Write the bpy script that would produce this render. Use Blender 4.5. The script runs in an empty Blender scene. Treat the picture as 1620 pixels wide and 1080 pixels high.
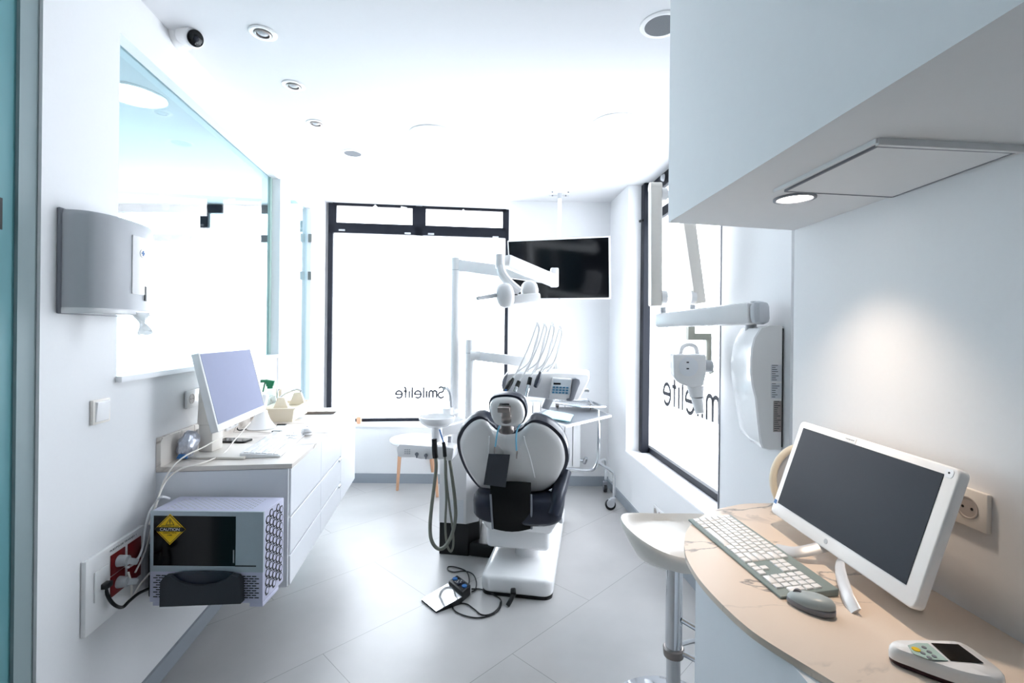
import bpy, bmesh, math, random
from math import sin, cos, pi, radians
from mathutils import Vector, Matrix
random.seed(7)
S = bpy.context.scene
C = S.collection
V = Vector
# ------------------------------------------------------------------ camera maths (a plain pinhole, 1620x1080)
R = .0105; F = 750.0; H = 1.45; CX = 810; CY = 525
def uv(px, py):
    dx = px - CX; dy = py - CY
    return (dx + R*dy)/F, (dy - R*dx)/F
def P(px, py, Y):
    u, v = uv(px, py); return V((u*Y, Y, H - v*Y))
def G(px, py, z=0):
    u, v = uv(px, py); Y = (H - z)/v; return V((u*Y, Y, z))
def RP(px, py, p0, n):
    u, v = uv(px, py); d = V((u, 1, -v)); o = V((0, 0, H))
    t = (V(p0) - o).dot(n)/d.dot(n); return o + d*t
def lwx(Y): return -1.16 - .143*Y
def LW(px, py, off=0):
    u, v = uv(px, py); Y = (-1.16 + off)/(u + .143); return V((u*Y, Y, H - v*Y))
def rwx(Y): return .968 - .0267*Y
def RW(px, py, off=0):
    u, v = uv(px, py); Y = (.968 - off)/(u + .0267); return V((u*Y, Y, H - v*Y))
def wwx(Y): return 1.27 - .077*Y
TL = math.atan(.143); TR = math.atan(.0267); TW = math.atan(.077)
CEIL = 2.69

# ------------------------------------------------------------------ materials
def lin(c):
    return tuple(((x/255)/12.92 if x/255 <= .04045 else ((x/255 + .055)/1.055)**2.4) for x in c)
def mat(name, rgb, rough=.5, metal=0, coat=0, emis=None, es=0, var=.03, scale=40, bump=0, spec=.5, trans=0, alpha=1, ior=1.45):
    m = bpy.data.materials.new(name); m.use_nodes = True
    nt = m.node_tree; b = nt.nodes['Principled BSDF']
    col = lin(rgb)
    b.inputs['Roughness'].default_value = rough; b.inputs['Metallic'].default_value = metal
    b.inputs['Coat Weight'].default_value = coat; b.inputs['Specular IOR Level'].default_value = spec
    b.inputs['Transmission Weight'].default_value = trans; b.inputs['IOR'].default_value = ior
    b.inputs['Alpha'].default_value = alpha
    tc = nt.nodes.new('ShaderNodeTexCoord'); nz = nt.nodes.new('ShaderNodeTexNoise')
    nz.inputs['Scale'].default_value = scale; nz.inputs['Detail'].default_value = 3
    nt.links.new(tc.outputs['Object'], nz.inputs['Vector'])
    mx = nt.nodes.new('ShaderNodeMix'); mx.data_type = 'RGBA'
    mx.inputs[6].default_value = (*[c*(1-var) for c in col], 1); mx.inputs[7].default_value = (*[min(1, c*(1+var)) for c in col], 1)
    nt.links.new(nz.outputs['Fac'], mx.inputs[0]); nt.links.new(mx.outputs[2], b.inputs['Base Color'])
    if bump:
        bp = nt.nodes.new('ShaderNodeBump'); bp.inputs['Strength'].default_value = bump; bp.inputs['Distance'].default_value = .002
        nt.links.new(nz.outputs['Fac'], bp.inputs['Height']); nt.links.new(bp.outputs[0], b.inputs['Normal'])
    if emis:
        b.inputs['Emission Color'].default_value = (*lin(emis), 1); b.inputs['Emission Strength'].default_value = es
    return m
def marble(name, base, vein, rough=.35, scale=1.6, shift=(0, 0, 0), width=.018):
    m = mat(name, base, rough); nt = m.node_tree; b = nt.nodes['Principled BSDF']
    tc = nt.nodes['Texture Coordinate']; mp = nt.nodes.new('ShaderNodeMapping'); mp.inputs['Location'].default_value = shift; mp.inputs['Rotation'].default_value = (0, 0, .9); mp.inputs['Scale'].default_value = (.45, 1.5, 1)
    nt.links.new(tc.outputs['Object'], mp.inputs['Vector'])
    n1 = nt.nodes.new('ShaderNodeTexNoise'); n1.inputs['Scale'].default_value = scale; n1.inputs['Detail'].default_value = 7; n1.inputs['Distortion'].default_value = .9
    nt.links.new(mp.outputs[0], n1.inputs['Vector'])
    a = nt.nodes.new('ShaderNodeMath'); a.operation = 'SUBTRACT'; a.inputs[1].default_value = .5
    nt.links.new(n1.outputs['Fac'], a.inputs[0])
    ab = nt.nodes.new('ShaderNodeMath'); ab.operation = 'ABSOLUTE'; nt.links.new(a.outputs[0], ab.inputs[0])
    mr = nt.nodes.new('ShaderNodeMapRange'); mr.inputs['From Max'].default_value = width; mr.inputs['To Min'].default_value = 1; mr.inputs['To Max'].default_value = 0
    nt.links.new(ab.outputs[0], mr.inputs['Value'])
    n2 = nt.nodes.new('ShaderNodeTexNoise'); n2.inputs['Scale'].default_value = 2.3; nt.links.new(mp.outputs[0], n2.inputs['Vector'])
    r2 = nt.nodes.new('ShaderNodeMapRange'); r2.inputs['From Min'].default_value = .36; r2.inputs['From Max'].default_value = .5; nt.links.new(n2.outputs['Fac'], r2.inputs['Value'])
    mu = nt.nodes.new('ShaderNodeMath'); mu.operation = 'MULTIPLY'; nt.links.new(mr.outputs[0], mu.inputs[0]); nt.links.new(r2.outputs[0], mu.inputs[1])
    mx = nt.nodes.new('ShaderNodeMix'); mx.data_type = 'RGBA'
    mx.inputs[6].default_value = (*lin(base), 1); mx.inputs[7].default_value = (*lin(vein), 1)
    nt.links.new(mu.outputs[0], mx.inputs[0]); nt.links.new(mx.outputs[2], b.inputs['Base Color'])
    return m
M = {}
M['wall'] = mat('wall_paint', (235, 235, 236), .75, var=.012, scale=90, bump=.05)
M['ceil'] = mat('ceiling_paint', (224, 224, 226), .8, var=.01)
M['soffit'] = mat('soffit_paint', (232, 233, 234), .7, var=.012, bump=.03)
M['white'] = mat('white_gloss_plastic', (244, 243, 243), .22, coat=.3, var=.01)
M['whitem'] = mat('white_satin', (236, 238, 242), .4, var=.01)
M['shell'] = mat('white_shell_lacquer', (218, 216, 214), .12, coat=.6, var=.01)
M['offw'] = mat('warm_white_plastic', (240, 234, 226), .35, var=.01)
M['cream'] = mat('cream_plastic', (238, 226, 204), .4, var=.02)
M['navy'] = mat('navy_leatherette', (20, 26, 44), .3, coat=.2, var=.05, scale=120, bump=.05)
M['black'] = mat('black_plastic', (12, 13, 16), .4, var=.05)
M['blackg'] = mat('black_gloss', (5, 6, 9), .1, var=.02, spec=.35)
M['screen'] = mat('dark_screen', (25, 28, 39), .4, var=.02, spec=.2)
M['char'] = mat('charcoal_fabric', (54, 57, 63), .75, var=.08, scale=200, bump=.2)
M['metal'] = mat('brushed_grey_metal', (150, 142, 138), .32, 1, var=.04)
M['chrome'] = mat('chrome', (215, 218, 222), .08, 1, var=.01)
M['steel'] = mat('stainless_steel', (180, 182, 184), .25, 1, var=.05)
M['frame'] = mat('anthracite_frame', (18, 22, 33), .5, var=.05, spec=.3)
M['grey'] = mat('grey_plastic', (128, 130, 138), .4, var=.02)
M['lgrey'] = mat('light_grey_plastic', (190, 192, 196), .4, var=.02)
M['base'] = mat('baseboard_grey', (150, 157, 165), .35, var=.05, scale=8)
M['hose'] = mat('grey_green_hose', (122, 124, 114), .45, var=.03)
M['hosel'] = mat('pale_hose', (205, 205, 205), .45, var=.02)
M['wood'] = mat('pale_beech_wood', (222, 172, 138), .45, var=.12, scale=14)
M['red'] = mat('red_socket', (120, 18, 22), .4, var=.03)
M['dred'] = mat('maroon_rubber', (52, 14, 24), .4, var=.03)
M['blue'] = mat('blue_button', (52, 112, 178), .4, var=.02)
M['sky'] = mat('light_blue_cord', (120, 196, 226), .5, var=.02)
M['mask'] = mat('pale_blue_mask', (178, 216, 224), .35, var=.16, scale=60, bump=.5)
M['green'] = mat('green_trigger', (12, 112, 74), .4, var=.02)
M['lav'] = mat('lavender_white_steel', (205, 205, 226), .4, var=.02)
M['sage'] = mat('sage_grey_keyboard', (138, 152, 150), .4, var=.02)
M['yellow'] = mat('yellow_sticker', (238, 194, 18), .5, var=.02)
M['teal'] = mat('teal_frosted_glass', (98, 150, 156), .35, var=.04, scale=3)
M['jamb'] = mat('grey_green_jamb', (140, 156, 158), .5, var=.02)
M['bag'] = mat('silver_foil_bag', (196, 199, 210), .28, .6, var=.4, scale=45, bump=.9)
M['lbs'] = mat('lavender_screen', (146, 150, 174), .7, var=.02, spec=.1)
M['paper'] = mat('white_paper', (240, 240, 240), .7, var=.01)
M['speaker'] = mat('speaker_cloth', (112, 114, 118), .8, var=.1, scale=300)
M['sinksteel'] = mat('sink_steel', (116, 108, 102), .35, .6, var=.05)
M['recess'] = mat('socket_recess', (172, 164, 160), .5)
M['rim'] = mat('pale_steel_rim', (178, 190, 198), .4)
M['standm'] = mat('satin_light_metal', (208, 206, 206), .35, .25)
M['mousetop'] = mat('pale_blue_grey_plastic', (166, 176, 178), .35)
M['counter'] = marble('counter_stone', (230, 222, 214), (150, 132, 120), scale=3.2, shift=(3, 1, 0), width=.03)
M['desk'] = marble('desk_stone', (232, 214, 197), (140, 130, 122), .3, 2.4, (.4, .9, 0), .009)
M['tabletop'] = mat('grey_table_sheet', (128, 132, 138), .35, .3, var=.25, scale=7)
M['lamp'] = mat('lit_diffuser', (255, 252, 246), .5, emis=(255, 250, 240), es=5)
M['lampoff'] = mat('round_panel_diffuser', (248, 248, 248), .5, emis=(255, 253, 250), es=1.6)
M['letter'] = mat('dark_grey_lettering', (48, 50, 58), .6)
M['pvc'] = mat('sill_white', (244, 244, 246), .35, var=.01)
M['keypad'] = mat('keypad_grey', (214, 222, 228), .4, var=.01)
M['lblue'] = mat('keypad_blue', (64, 124, 160), .5, var=.02)
M['tint'] = mat('pale_green_panel', (176, 200, 192), .4, var=.03)

def glass_mat(name, rgb, refl=1.0, tl=0.0, f0=1.45):
    m = bpy.data.materials.new(name); m.use_nodes = True; nt = m.node_tree
    for n in list(nt.nodes): nt.nodes.remove(n)
    o = nt.nodes.new('ShaderNodeOutputMaterial'); tr = nt.nodes.new('ShaderNodeBsdfTransparent'); tr.inputs[0].default_value = (*lin(rgb), 1)
    last = tr.outputs[0]
    nz = nt.nodes.new('ShaderNodeTexNoise'); nz.inputs['Scale'].default_value = 3
    if tl:
        t2 = nt.nodes.new('ShaderNodeBsdfTranslucent'); t2.inputs[0].default_value = (.95, .97, 1, 1)
        mr = nt.nodes.new('ShaderNodeMapRange'); mr.inputs['To Min'].default_value = tl*.9; mr.inputs['To Max'].default_value = tl*1.1
        nt.links.new(nz.outputs[0], mr.inputs[0])
        mx = nt.nodes.new('ShaderNodeMixShader'); nt.links.new(mr.outputs[0], mx.inputs[0]); nt.links.new(last, mx.inputs[1]); nt.links.new(t2.outputs[0], mx.inputs[2]); last = mx.outputs[0]
    fr = nt.nodes.new('ShaderNodeFresnel'); fr.inputs[0].default_value = f0
    gl = nt.nodes.new('ShaderNodeBsdfGlossy'); gl.inputs['Roughness'].default_value = .02; gl.inputs[0].default_value = (refl, refl, refl, 1)
    gm = nt.nodes.new('ShaderNodeNewGeometry'); iv = nt.nodes.new('ShaderNodeMath'); iv.operation = 'SUBTRACT'; iv.inputs[0].default_value = 1
    nt.links.new(gm.outputs['Backfacing'], iv.inputs[1]); mul = nt.nodes.new('ShaderNodeMath'); mul.operation = 'MULTIPLY'
    nt.links.new(fr.outputs[0], mul.inputs[0]); nt.links.new(iv.outputs[0], mul.inputs[1])
    mx = nt.nodes.new('ShaderNodeMixShader'); nt.links.new(mul.outputs[0], mx.inputs[0]); nt.links.new(last, mx.inputs[1]); nt.links.new(gl.outputs[0], mx.inputs[2])
    nt.links.new(mx.outputs[0], o.inputs[0]); return m
def cloth_mat(name, rgb):
    m = mat(name, rgb, .7); nt = m.node_tree; b = nt.nodes['Principled BSDF']; o = [n for n in nt.nodes if n.type == 'OUTPUT_MATERIAL'][0]
    t = nt.nodes.new('ShaderNodeBsdfTranslucent'); t.inputs[0].default_value = (.95, .95, .95, 1); mx = nt.nodes.new('ShaderNodeMixShader'); mx.inputs[0].default_value = .5
    nt.links.new(b.outputs[0], mx.inputs[1]); nt.links.new(t.outputs[0], mx.inputs[2]); nt.links.new(mx.outputs[0], o.inputs[0]); return m
M['tissue'] = cloth_mat('thin_tissue', (242, 242, 242))
M['film'] = glass_mat('frosted_window_film', (245, 250, 255), .6, .25)
M['glass'] = glass_mat('partition_glass', (226, 241, 244), 1.0, 0, 1.6)
M['clear'] = glass_mat('clear_glass', (235, 245, 246), 1.0, 0)

def floor_mat():
    m = mat('floor_tile', (176, 174, 173), .36, var=.05, scale=3, spec=.85); nt = m.node_tree; b = nt.nodes['Principled BSDF']
    g = nt.nodes.new('ShaderNodeNewGeometry')
    def dot(v, off):
        d = nt.nodes.new('ShaderNodeVectorMath'); d.operation = 'DOT_PRODUCT'; d.inputs[1].default_value = v
        nt.links.new(g.outputs['Position'], d.inputs[0]); a = nt.nodes.new('ShaderNodeMath'); a.inputs[1].default_value = off
        nt.links.new(d.outputs['Value'], a.inputs[0]); return a
    t = dot((.695, .719, 0), -.949 + 12); w = dot((-.719, .695, 0), -.874 + 12)
    cb = nt.nodes.new('ShaderNodeCombineXYZ'); nt.links.new(t.outputs[0], cb.inputs[0]); nt.links.new(w.outputs[0], cb.inputs[1])
    br = nt.nodes.new('ShaderNodeTexBrick'); br.offset = .5; br.offset_frequency = 2
    br.inputs['Scale'].default_value = 1; br.inputs['Brick Width'].default_value = 1.2; br.inputs['Row Height'].default_value = .6
    br.inputs['Mortar Size'].default_value = .0016; br.inputs['Mortar Smooth'].default_value = .1
    br.inputs['Color1'].default_value = (*lin((178, 176, 175)), 1); br.inputs['Color2'].default_value = (*lin((172, 171, 170)), 1)
    br.inputs['Mortar'].default_value = (*lin((132, 130, 128)), 1)
    nt.links.new(cb.outputs[0], br.inputs['Vector'])
    nz = nt.nodes.new('ShaderNodeTexNoise'); nz.inputs['Scale'].default_value = 2.2; nz.inputs['Detail'].default_value = 6; nt.links.new(g.outputs['Position'], nz.inputs['Vector'])
    mr = nt.nodes.new('ShaderNodeMapRange'); mr.inputs['From Min'].default_value = .3; mr.inputs['From Max'].default_value = .7; mr.inputs['To Min'].default_value = .9; mr.inputs['To Max'].default_value = 1.08
    nt.links.new(nz.outputs['Fac'], mr.inputs[0])
    mu = nt.nodes.new('ShaderNodeVectorMath'); mu.operation = 'SCALE'; nt.links.new(br.outputs['Color'], mu.inputs[0]); nt.links.new(mr.outputs[0], mu.inputs['Scale'])
    nt.links.new(mu.outputs[0], b.inputs['Base Color'])
    return m
M['floor'] = floor_mat()

# ------------------------------------------------------------------ mesh builder
def frame(o, ex, ey, ez=None):
    ex = V(ex).normalized(); ey = V(ey); ey = (ey - ex*ey.dot(ex)).normalized(); ez = ex.cross(ey)
    m = Matrix((ex, ey, ez)).transposed().to_4x4(); m.translation = V(o); return m
def spline(pts, n=8, closed=False):
    pts = [V(p) for p in pts]; out = []; N = len(pts)
    for i in range(N if closed else N-1):
        p0 = pts[(i-1) % N] if closed or i > 0 else pts[0]*2 - pts[1]
        p1 = pts[i]; p2 = pts[(i+1) % N]
        p3 = pts[(i+2) % N] if closed or i+2 < N else pts[-1]*2 - pts[-2]
        for k in range(n):
            t = k/n; out.append(.5*((2*p1) + (p2-p0)*t + (2*p0-5*p1+4*p2-p3)*t*t + (3*p1-p0-3*p2+p3)*t**3))
    if not closed: out.append(pts[-1])
    return out
class MB:
    def __init__(s): s.bm = bmesh.new()
    def merge(s, b, mtx=None):
        if mtx is not None: b.transform(mtx)
        me = bpy.data.meshes.new('t'); b.to_mesh(me); b.free(); s.bm.from_mesh(me); bpy.data.meshes.remove(me); return s
    def box(s, x0, x1, y0, y1, z0, z1, bev=0, seg=2, mtx=None):
        b = bmesh.new(); bmesh.ops.create_cube(b, size=1)
        for v in b.verts: v.co = V(((x0+x1)/2 + v.co.x*(x1-x0), (y0+y1)/2 + v.co.y*(y1-y0), (z0+z1)/2 + v.co.z*(z1-z0)))
        if bev: bmesh.ops.bevel(b, geom=b.edges[:], offset=bev, segments=seg, affect='EDGES', profile=.5, clamp_overlap=True)
        return s.merge(b, mtx)
    def hexa(s, bot, top, bev=0, seg=2):
        b = bmesh.new(); vb = [b.verts.new(V(p)) for p in bot]; vt = [b.verts.new(V(p)) for p in top]; n = len(bot)
        b.faces.new(vb[::-1]); b.faces.new(vt)
        for i in range(n): b.faces.new((vb[i], vb[(i+1) % n], vt[(i+1) % n], vt[i]))
        bmesh.ops.recalc_face_normals(b, faces=b.faces[:])
        if bev: bmesh.ops.bevel(b, geom=b.edges[:], offset=bev, segments=seg, affect='EDGES', profile=.5, clamp_overlap=True)
        return s.merge(b)
    def prism(s, pts, t0, t1, mtx=None, bev=0, seg=2):
        b = bmesh.new(); vb = [b.verts.new((p[0], p[1], t0)) for p in pts]; vt = [b.verts.new((p[0], p[1], t1)) for p in pts]; n = len(pts)
        b.faces.new(vb[::-1]); b.faces.new(vt)
        for i in range(n): b.faces.new((vb[i], vb[(i+1) % n], vt[(i+1) % n], vt[i]))
        bmesh.ops.recalc_face_normals(b, faces=b.faces[:])
        if bev:
            ed = [e for e in b.edges if abs(e.verts[0].co.z - e.verts[1].co.z) < 1e-7]
            bmesh.ops.bevel(b, geom=ed, offset=bev, segments=seg, affect='EDGES', profile=.5, clamp_overlap=True)
        return s.merge(b, mtx)
    def rings(s, rings, cap=True, closed=True):
        b = bmesh.new(); vs = [[b.verts.new(V(p)) for p in r] for r in rings]; n = len(rings[0])
        for a, c in zip(vs[:-1], vs[1:]):
            for i in range(n if closed else n-1): b.faces.new((a[i], a[(i+1) % n], c[(i+1) % n], c[i]))
        if cap and closed: b.faces.new(vs[0][::-1]); b.faces.new(vs[-1])
        bmesh.ops.recalc_face_normals(b, faces=b.faces[:]); return s.merge(b)
    def cyl(s, p0, p1, r0, r1=None, n=24):
        r1 = r0 if r1 is None else r1; p0 = V(p0); p1 = V(p1); d = (p1-p0).normalized()
        a = d.orthogonal().normalized(); c = d.cross(a)
        return s.rings([[p + (a*cos(2*pi*i/n) + c*sin(2*pi*i/n))*r for i in range(n)] for p, r in ((p0, r0), (p1, r1))])
    def lathe(s, prof, o=(0, 0, 0), axis=(0, 0, 1), n=36, sx=1, sy=1):
        d = V(axis).normalized(); a = V((1, 0, 0)) if abs(d.z) > .9 else d.orthogonal().normalized(); a = (a - d*a.dot(d)).normalized(); c = d.cross(a); o = V(o)
        return s.rings([[o + d*h + (a*cos(2*pi*i/n)*sx + c*sin(2*pi*i/n)*sy)*max(r, 1e-4) for i in range(n)] for r, h in prof])
    def tube(s, pts, r, n=10, sm=0, closed=False, flat=None):
        pts = spline(pts, sm, closed) if sm else [V(p) for p in pts]
        N = len(pts); rr = r if isinstance(r, (list, tuple)) else None
        d0 = (pts[1]-pts[0]).normalized(); a = d0.orthogonal().normalized() if flat is None else (V(flat[0]) - d0*V(flat[0]).dot(d0)).normalized(); out = []
        for i, p in enumerate(pts):
            if closed: d = (pts[(i+1) % N]-pts[i-1]).normalized()
            else: d = (pts[min(i+1, N-1)]-pts[max(i-1, 0)]).normalized()
            a = (a - d*a.dot(d)).normalized(); c = d.cross(a)
            q = r if rr is None else rr[0] + (rr[1]-rr[0])*i/(N-1)
            qa, qc = (q, q) if flat is None else (flat[1], flat[2])
            out.append([p + a*cos(2*pi*k/n)*qa + c*sin(2*pi*k/n)*qc for k in range(n)])
        if closed: out.append(out[0]); return s.rings(out, cap=False)
        return s.rings(out)
    def bar(s, p0, p1, side, w, h, bev=0, w1=None, h1=None):
        p0 = V(p0); p1 = V(p1); d = (p1-p0).normalized(); a = (V(side) - d*V(side).dot(d)).normalized(); c = d.cross(a)
        w1 = w if w1 is None else w1; h1 = h if h1 is None else h1
        f = lambda p, w, h: [p + a*w/2*i + c*h/2*j for i, j in ((-1, -1), (1, -1), (1, 1), (-1, 1))]
        return s.hexa(f(p0, w, h), f(p1, w1, h1), bev)
    def sphere(s, c, r, sx=1, sy=1, sz=1, n=24, mtx=None):
        b = bmesh.new(); bmesh.ops.create_uvsphere(b, u_segments=n, v_segments=n//2, radius=r)
        for v in b.verts: v.co = V((v.co.x*sx, v.co.y*sy, v.co.z*sz)) + V(c)
        return s.merge(b, mtx)
    def build(s, name, m, parent=None, world=False, smooth=True, angle=35):
        if world and parent is not None: s.bm.transform(pm(parent).inverted())
        bmesh.ops.recalc_face_normals(s.bm, faces=s.bm.faces[:])
        me = bpy.data.meshes.new(name); s.bm.to_mesh(me); s.bm.free()
        me.materials.append(M[m] if isinstance(m, str) else m)
        if smooth:
            for p in me.polygons: p.use_smooth = True
            me.set_sharp_from_angle(angle=radians(angle))
        o = bpy.data.objects.new(name, me); C.objects.link(o); o.parent = parent; return o
def pm(o):
    m = Matrix.Translation(o.location) @ o.rotation_euler.to_matrix().to_4x4()
    return pm(o.parent) @ m if o.parent else m
def T(name, label, cat, loc=(0, 0, 0), rz=0, group=None, rot=None):
    o = bpy.data.objects.new(name, None); C.objects.link(o); o.location = loc
    o.rotation_euler = rot if rot else (0, 0, rz); o.empty_display_size = .05
    o['label'] = label; o['category'] = cat
    if group: o['group'] = group
    return o
def tag(o, label, cat, group=None):
    o['label'] = label; o['category'] = cat
    if group: o['group'] = group
    return o
def struct(o): o['kind'] = 'structure'; return o
def copy_tree(o, parent=None):
    c = o.copy(); C.objects.link(c); c.parent = parent
    for ch in [x for x in C.objects if x.parent == o]: copy_tree(ch, c)
    return c
def text(name, s, m, parent, mtx, width=None, height=None, ext=.0006, align='CENTER', thin=0):
    cu = bpy.data.curves.new(name, 'FONT'); cu.body = s; cu.offset = thin; cu.size = 1; cu.extrude = 0; cu.align_x = align
    o = bpy.data.objects.new('tmp', cu); C.objects.link(o)
    dg = bpy.context.evaluated_depsgraph_get(); me = bpy.data.meshes.new_from_object(o.evaluated_get(dg)); bpy.data.objects.remove(o)
    xs = [v.co.x for v in me.vertices]; ys = [v.co.y for v in me.vertices]
    cx = (min(xs)+max(xs))/2; w = max(xs)-min(xs); h = max(ys)-min(ys); y0 = min(ys)
    kx = (width/w) if width else height/h; ky = (height/h) if height else kx
    b = bmesh.new(); b.from_mesh(me); bpy.data.meshes.remove(me)
    for v in b.verts: v.co = V(((v.co.x-cx)*kx, (v.co.y-y0)*ky - (height or h*ky)/2, 0))
    ret = bmesh.ops.extrude_face_region(b, geom=b.faces[:])
    for g in ret['geom']:
        if isinstance(g, bmesh.types.BMVert): g.co.z += ext
    b.transform(mtx); mb = MB(); mb.merge(b)
    return mb.build(name, m, parent, smooth=False)
def word(name, m, parent, mtx, width, asc, stroke, ext=.0008):
    # slim geometric letters drawn as even strokes: S m i l e l i f e
    arc = lambda cx, cy, rx, ry, a0, a1, n=18: [(cx+rx*cos(radians(a0+(a1-a0)*k/n)), cy+ry*sin(radians(a0+(a1-a0)*k/n))) for k in range(n+1)]
    X = .66
    def S(x): return [arc(x+.22, .76, .19, .24, 20, 265) + arc(x+.22, .26, .21, .26, 85, -160)[1:]], .50
    def m_(x): return [[(x+.06, 0), (x+.06, X)], [(x+.06, .42)] + arc(x+.2, .46, .14, .2, 180, 0) + [(x+.34, 0)], [(x+.34, .42)] + arc(x+.48, .46, .14, .2, 180, 0) + [(x+.62, 0)]], .76
    def i_(x): return [[(x+.06, 0), (x+.06, X)], [(x+.06, .86), (x+.06, .93)]], .22
    def l_(x): return [[(x+.06, 0), (x+.06, 1)]], .22
    def e_(x): return [[(x+.04, .34), (x+.52, .34)] + arc(x+.28, .33, .24, .33, 0, 320)], .64
    def f_(x): return [[(x+.12, 0), (x+.12, .8)] + arc(x+.24, .8, .12, .19, 180, 80)[1:], [(x, X-.03), (x+.28, X-.03)]], .34
    x = 0; st = []
    for g in (S, m_, i_, l_, e_, l_, i_, f_, e_): s_, w = g(x); st += s_; x += w
    W = x - .1; mb = MB()
    for k in st:
        pts = [V(((px/W-.5)*width, (py-.5)*asc, 0)) for px, py in k]
        pts = [mtx @ p for p in pts]; nz = (mtx.to_3x3() @ V((0, 0, 1)))
        N = len(pts); L = []; Rr = []
        for i, p in enumerate(pts):
            d = (pts[min(i+1, N-1)]-pts[max(i-1, 0)]).normalized(); q = d.cross(nz)*stroke/2; L.append(p+q); Rr.append(p-q)
        b = bmesh.new(); a = [b.verts.new(p) for p in L]; c = [b.verts.new(p) for p in Rr]; a2 = [b.verts.new(p+nz*ext) for p in L]; c2 = [b.verts.new(p+nz*ext) for p in Rr]
        for i in range(N-1):
            b.faces.new((a[i], a[i+1], c[i+1], c[i])); b.faces.new((a2[i], c2[i], c2[i+1], a2[i+1])); b.faces.new((a[i], a2[i], a2[i+1], a[i+1])); b.faces.new((c[i], c[i+1], c2[i+1], c2[i]))
        b.faces.new((a[0], c[0], c2[0], a2[0])); b.faces.new((a[-1], a2[-1], c2[-1], c[-1]))
        mb.merge(b)
    return mb.build(name, m, parent, smooth=False)
def circ(cx, cy, r, n=32, ry=None): return [(cx + r*cos(2*pi*i/n), cy + (ry or r)*sin(2*pi*i/n)) for i in range(n)]
def rrect(x0, x1, y0, y1, r, n=6):
    o = []
    for cx, cy, a in ((x1-r, y1-r, 0), (x0+r, y1-r, 90), (x0+r, y0+r, 180), (x1-r, y0+r, 270)):
        for k in range(n+1): t = radians(a + 90*k/n); o.append((cx + r*cos(t), cy + r*sin(t)))
    return o

# ================================================================== THE ROOM
def flat(name, m, pts, thick, up=True):
    mb = MB(); mb.prism(pts, 0 if up else -thick, thick if up else 0); return mb
o = MB().box(-4.6, 1.9, -2.2, 5.0, -.1, 0).build('floor', 'floor', smooth=False); struct(o)
o = MB().box(-4.6, 1.9, -2.2, 5.0, CEIL, CEIL+.1).build('ceiling', 'ceil', smooth=False); struct(o)
WT = .1
def lwall(mb, Y0, Y1, z0, z1, t=WT, off=0):
    a = [(lwx(Y0)+off, Y0), (lwx(Y1)+off, Y1), (lwx(Y1)-t+off, Y1), (lwx(Y0)-t+off, Y0)]
    return mb.prism(a, z0, z1)
YA = LW(187.5, 300).y; YB = LW(440, 400).y; YB2 = LW(456, 400).y; YD = LW(492, 450).y; SZ = 1.258; TZ = 2.497
mb = MB(); lwall(mb, 1.36, YA, 0, CEIL); lwall(mb, YA, YB2, 0, SZ); lwall(mb, YA, 4.62, TZ, CEIL); lwall(mb, YD, 4.62, 0, TZ)
wl = struct(mb.build('wall_left', 'wall', smooth=False))
# window post and glass in the left partition
mb = MB(); lwall(mb, YB, YB2, 0, TZ, .085, .012); struct(mb.build('trim_1', 'pvc', smooth=False))
mb = MB(); lwall(mb, YA-.005, YB2, SZ, SZ+.02, .11, .022); struct(mb.build('trim_2', 'pvc', smooth=False))
mb = MB(); lwall(mb, YA, YB, SZ+.02, TZ, .012, -.05)
w3 = struct(mb.build('window_3', 'glass', smooth=False))
mb = MB(); lwall(mb, YB-.03, YB, SZ+.02, TZ, .02, -.045); mb.build('edge_seal', 'tint', w3, smooth=False)
# glass door beyond the post
mb = MB(); lwall(mb, YB2+.01, YD-.03, .01, TZ-.01, .012, -.03)
d1 = struct(mb.build('door_1', 'glass', smooth=False))
mb = MB(); lwall(mb, YD-.03, YD+.045, 0, TZ, .05, .008); mb.build('jamb', 'pvc', d1, smooth=False)
for z in (P(492, 378, YD).z, P(492, 437, YD).z, .35):
    mb = MB(); lwall(mb, YD-.05, YD+.02, z-.035, z+.035, .03, .016); mb.build('hinge', 'metal', d1, smooth=False)
mb = MB(); q = LW(466, 574, .03)
mb.bar(q+V((.0, -.04, 0)), q+V((-.01, .07, 0)), (0, 0, 1), .014, .014, .004); mb.build('handle', 'chrome', d1)
# near-left doorway
mb = MB(); lwall(mb, LW(33, 500).y, 1.36, 0, CEIL, .14, -.01); struct(mb.build('trim_3', 'jamb', smooth=False))
mb = MB(); lwall(mb, .1, LW(33, 500).y, 0, CEIL, .02, -.02); d2 = struct(mb.build('door_2', 'teal', smooth=False))
mb = MB(); lwall(mb, LW(1, 340).y-.05, LW(4, 340).y, P(1, 363, 1.24).z, P(1, 313, 1.24).z, .02, .0); mb.build('lock', 'black', d2)
# back wall pieces
YW = 4.5
mb = MB(); mb.box(-.04, 1.4, YW, YW+.28, 0, CEIL); mb.box(-1.90, -.04, 4.52, 4.7, 0, .535)
struct(mb.build('wall_back', 'wall', smooth=False))
def bwy(X): return 4.60 + .112*(X + 1.80)
mb = MB(); mb.prism([(-1.83, 4.505), (-.04, 4.505), (-.04, bwy(-.04)+.05), (-1.83, bwy(-1.83)+.05)], .535, .557); struct(mb.build('trim_4', 'pvc', smooth=False))
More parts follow.
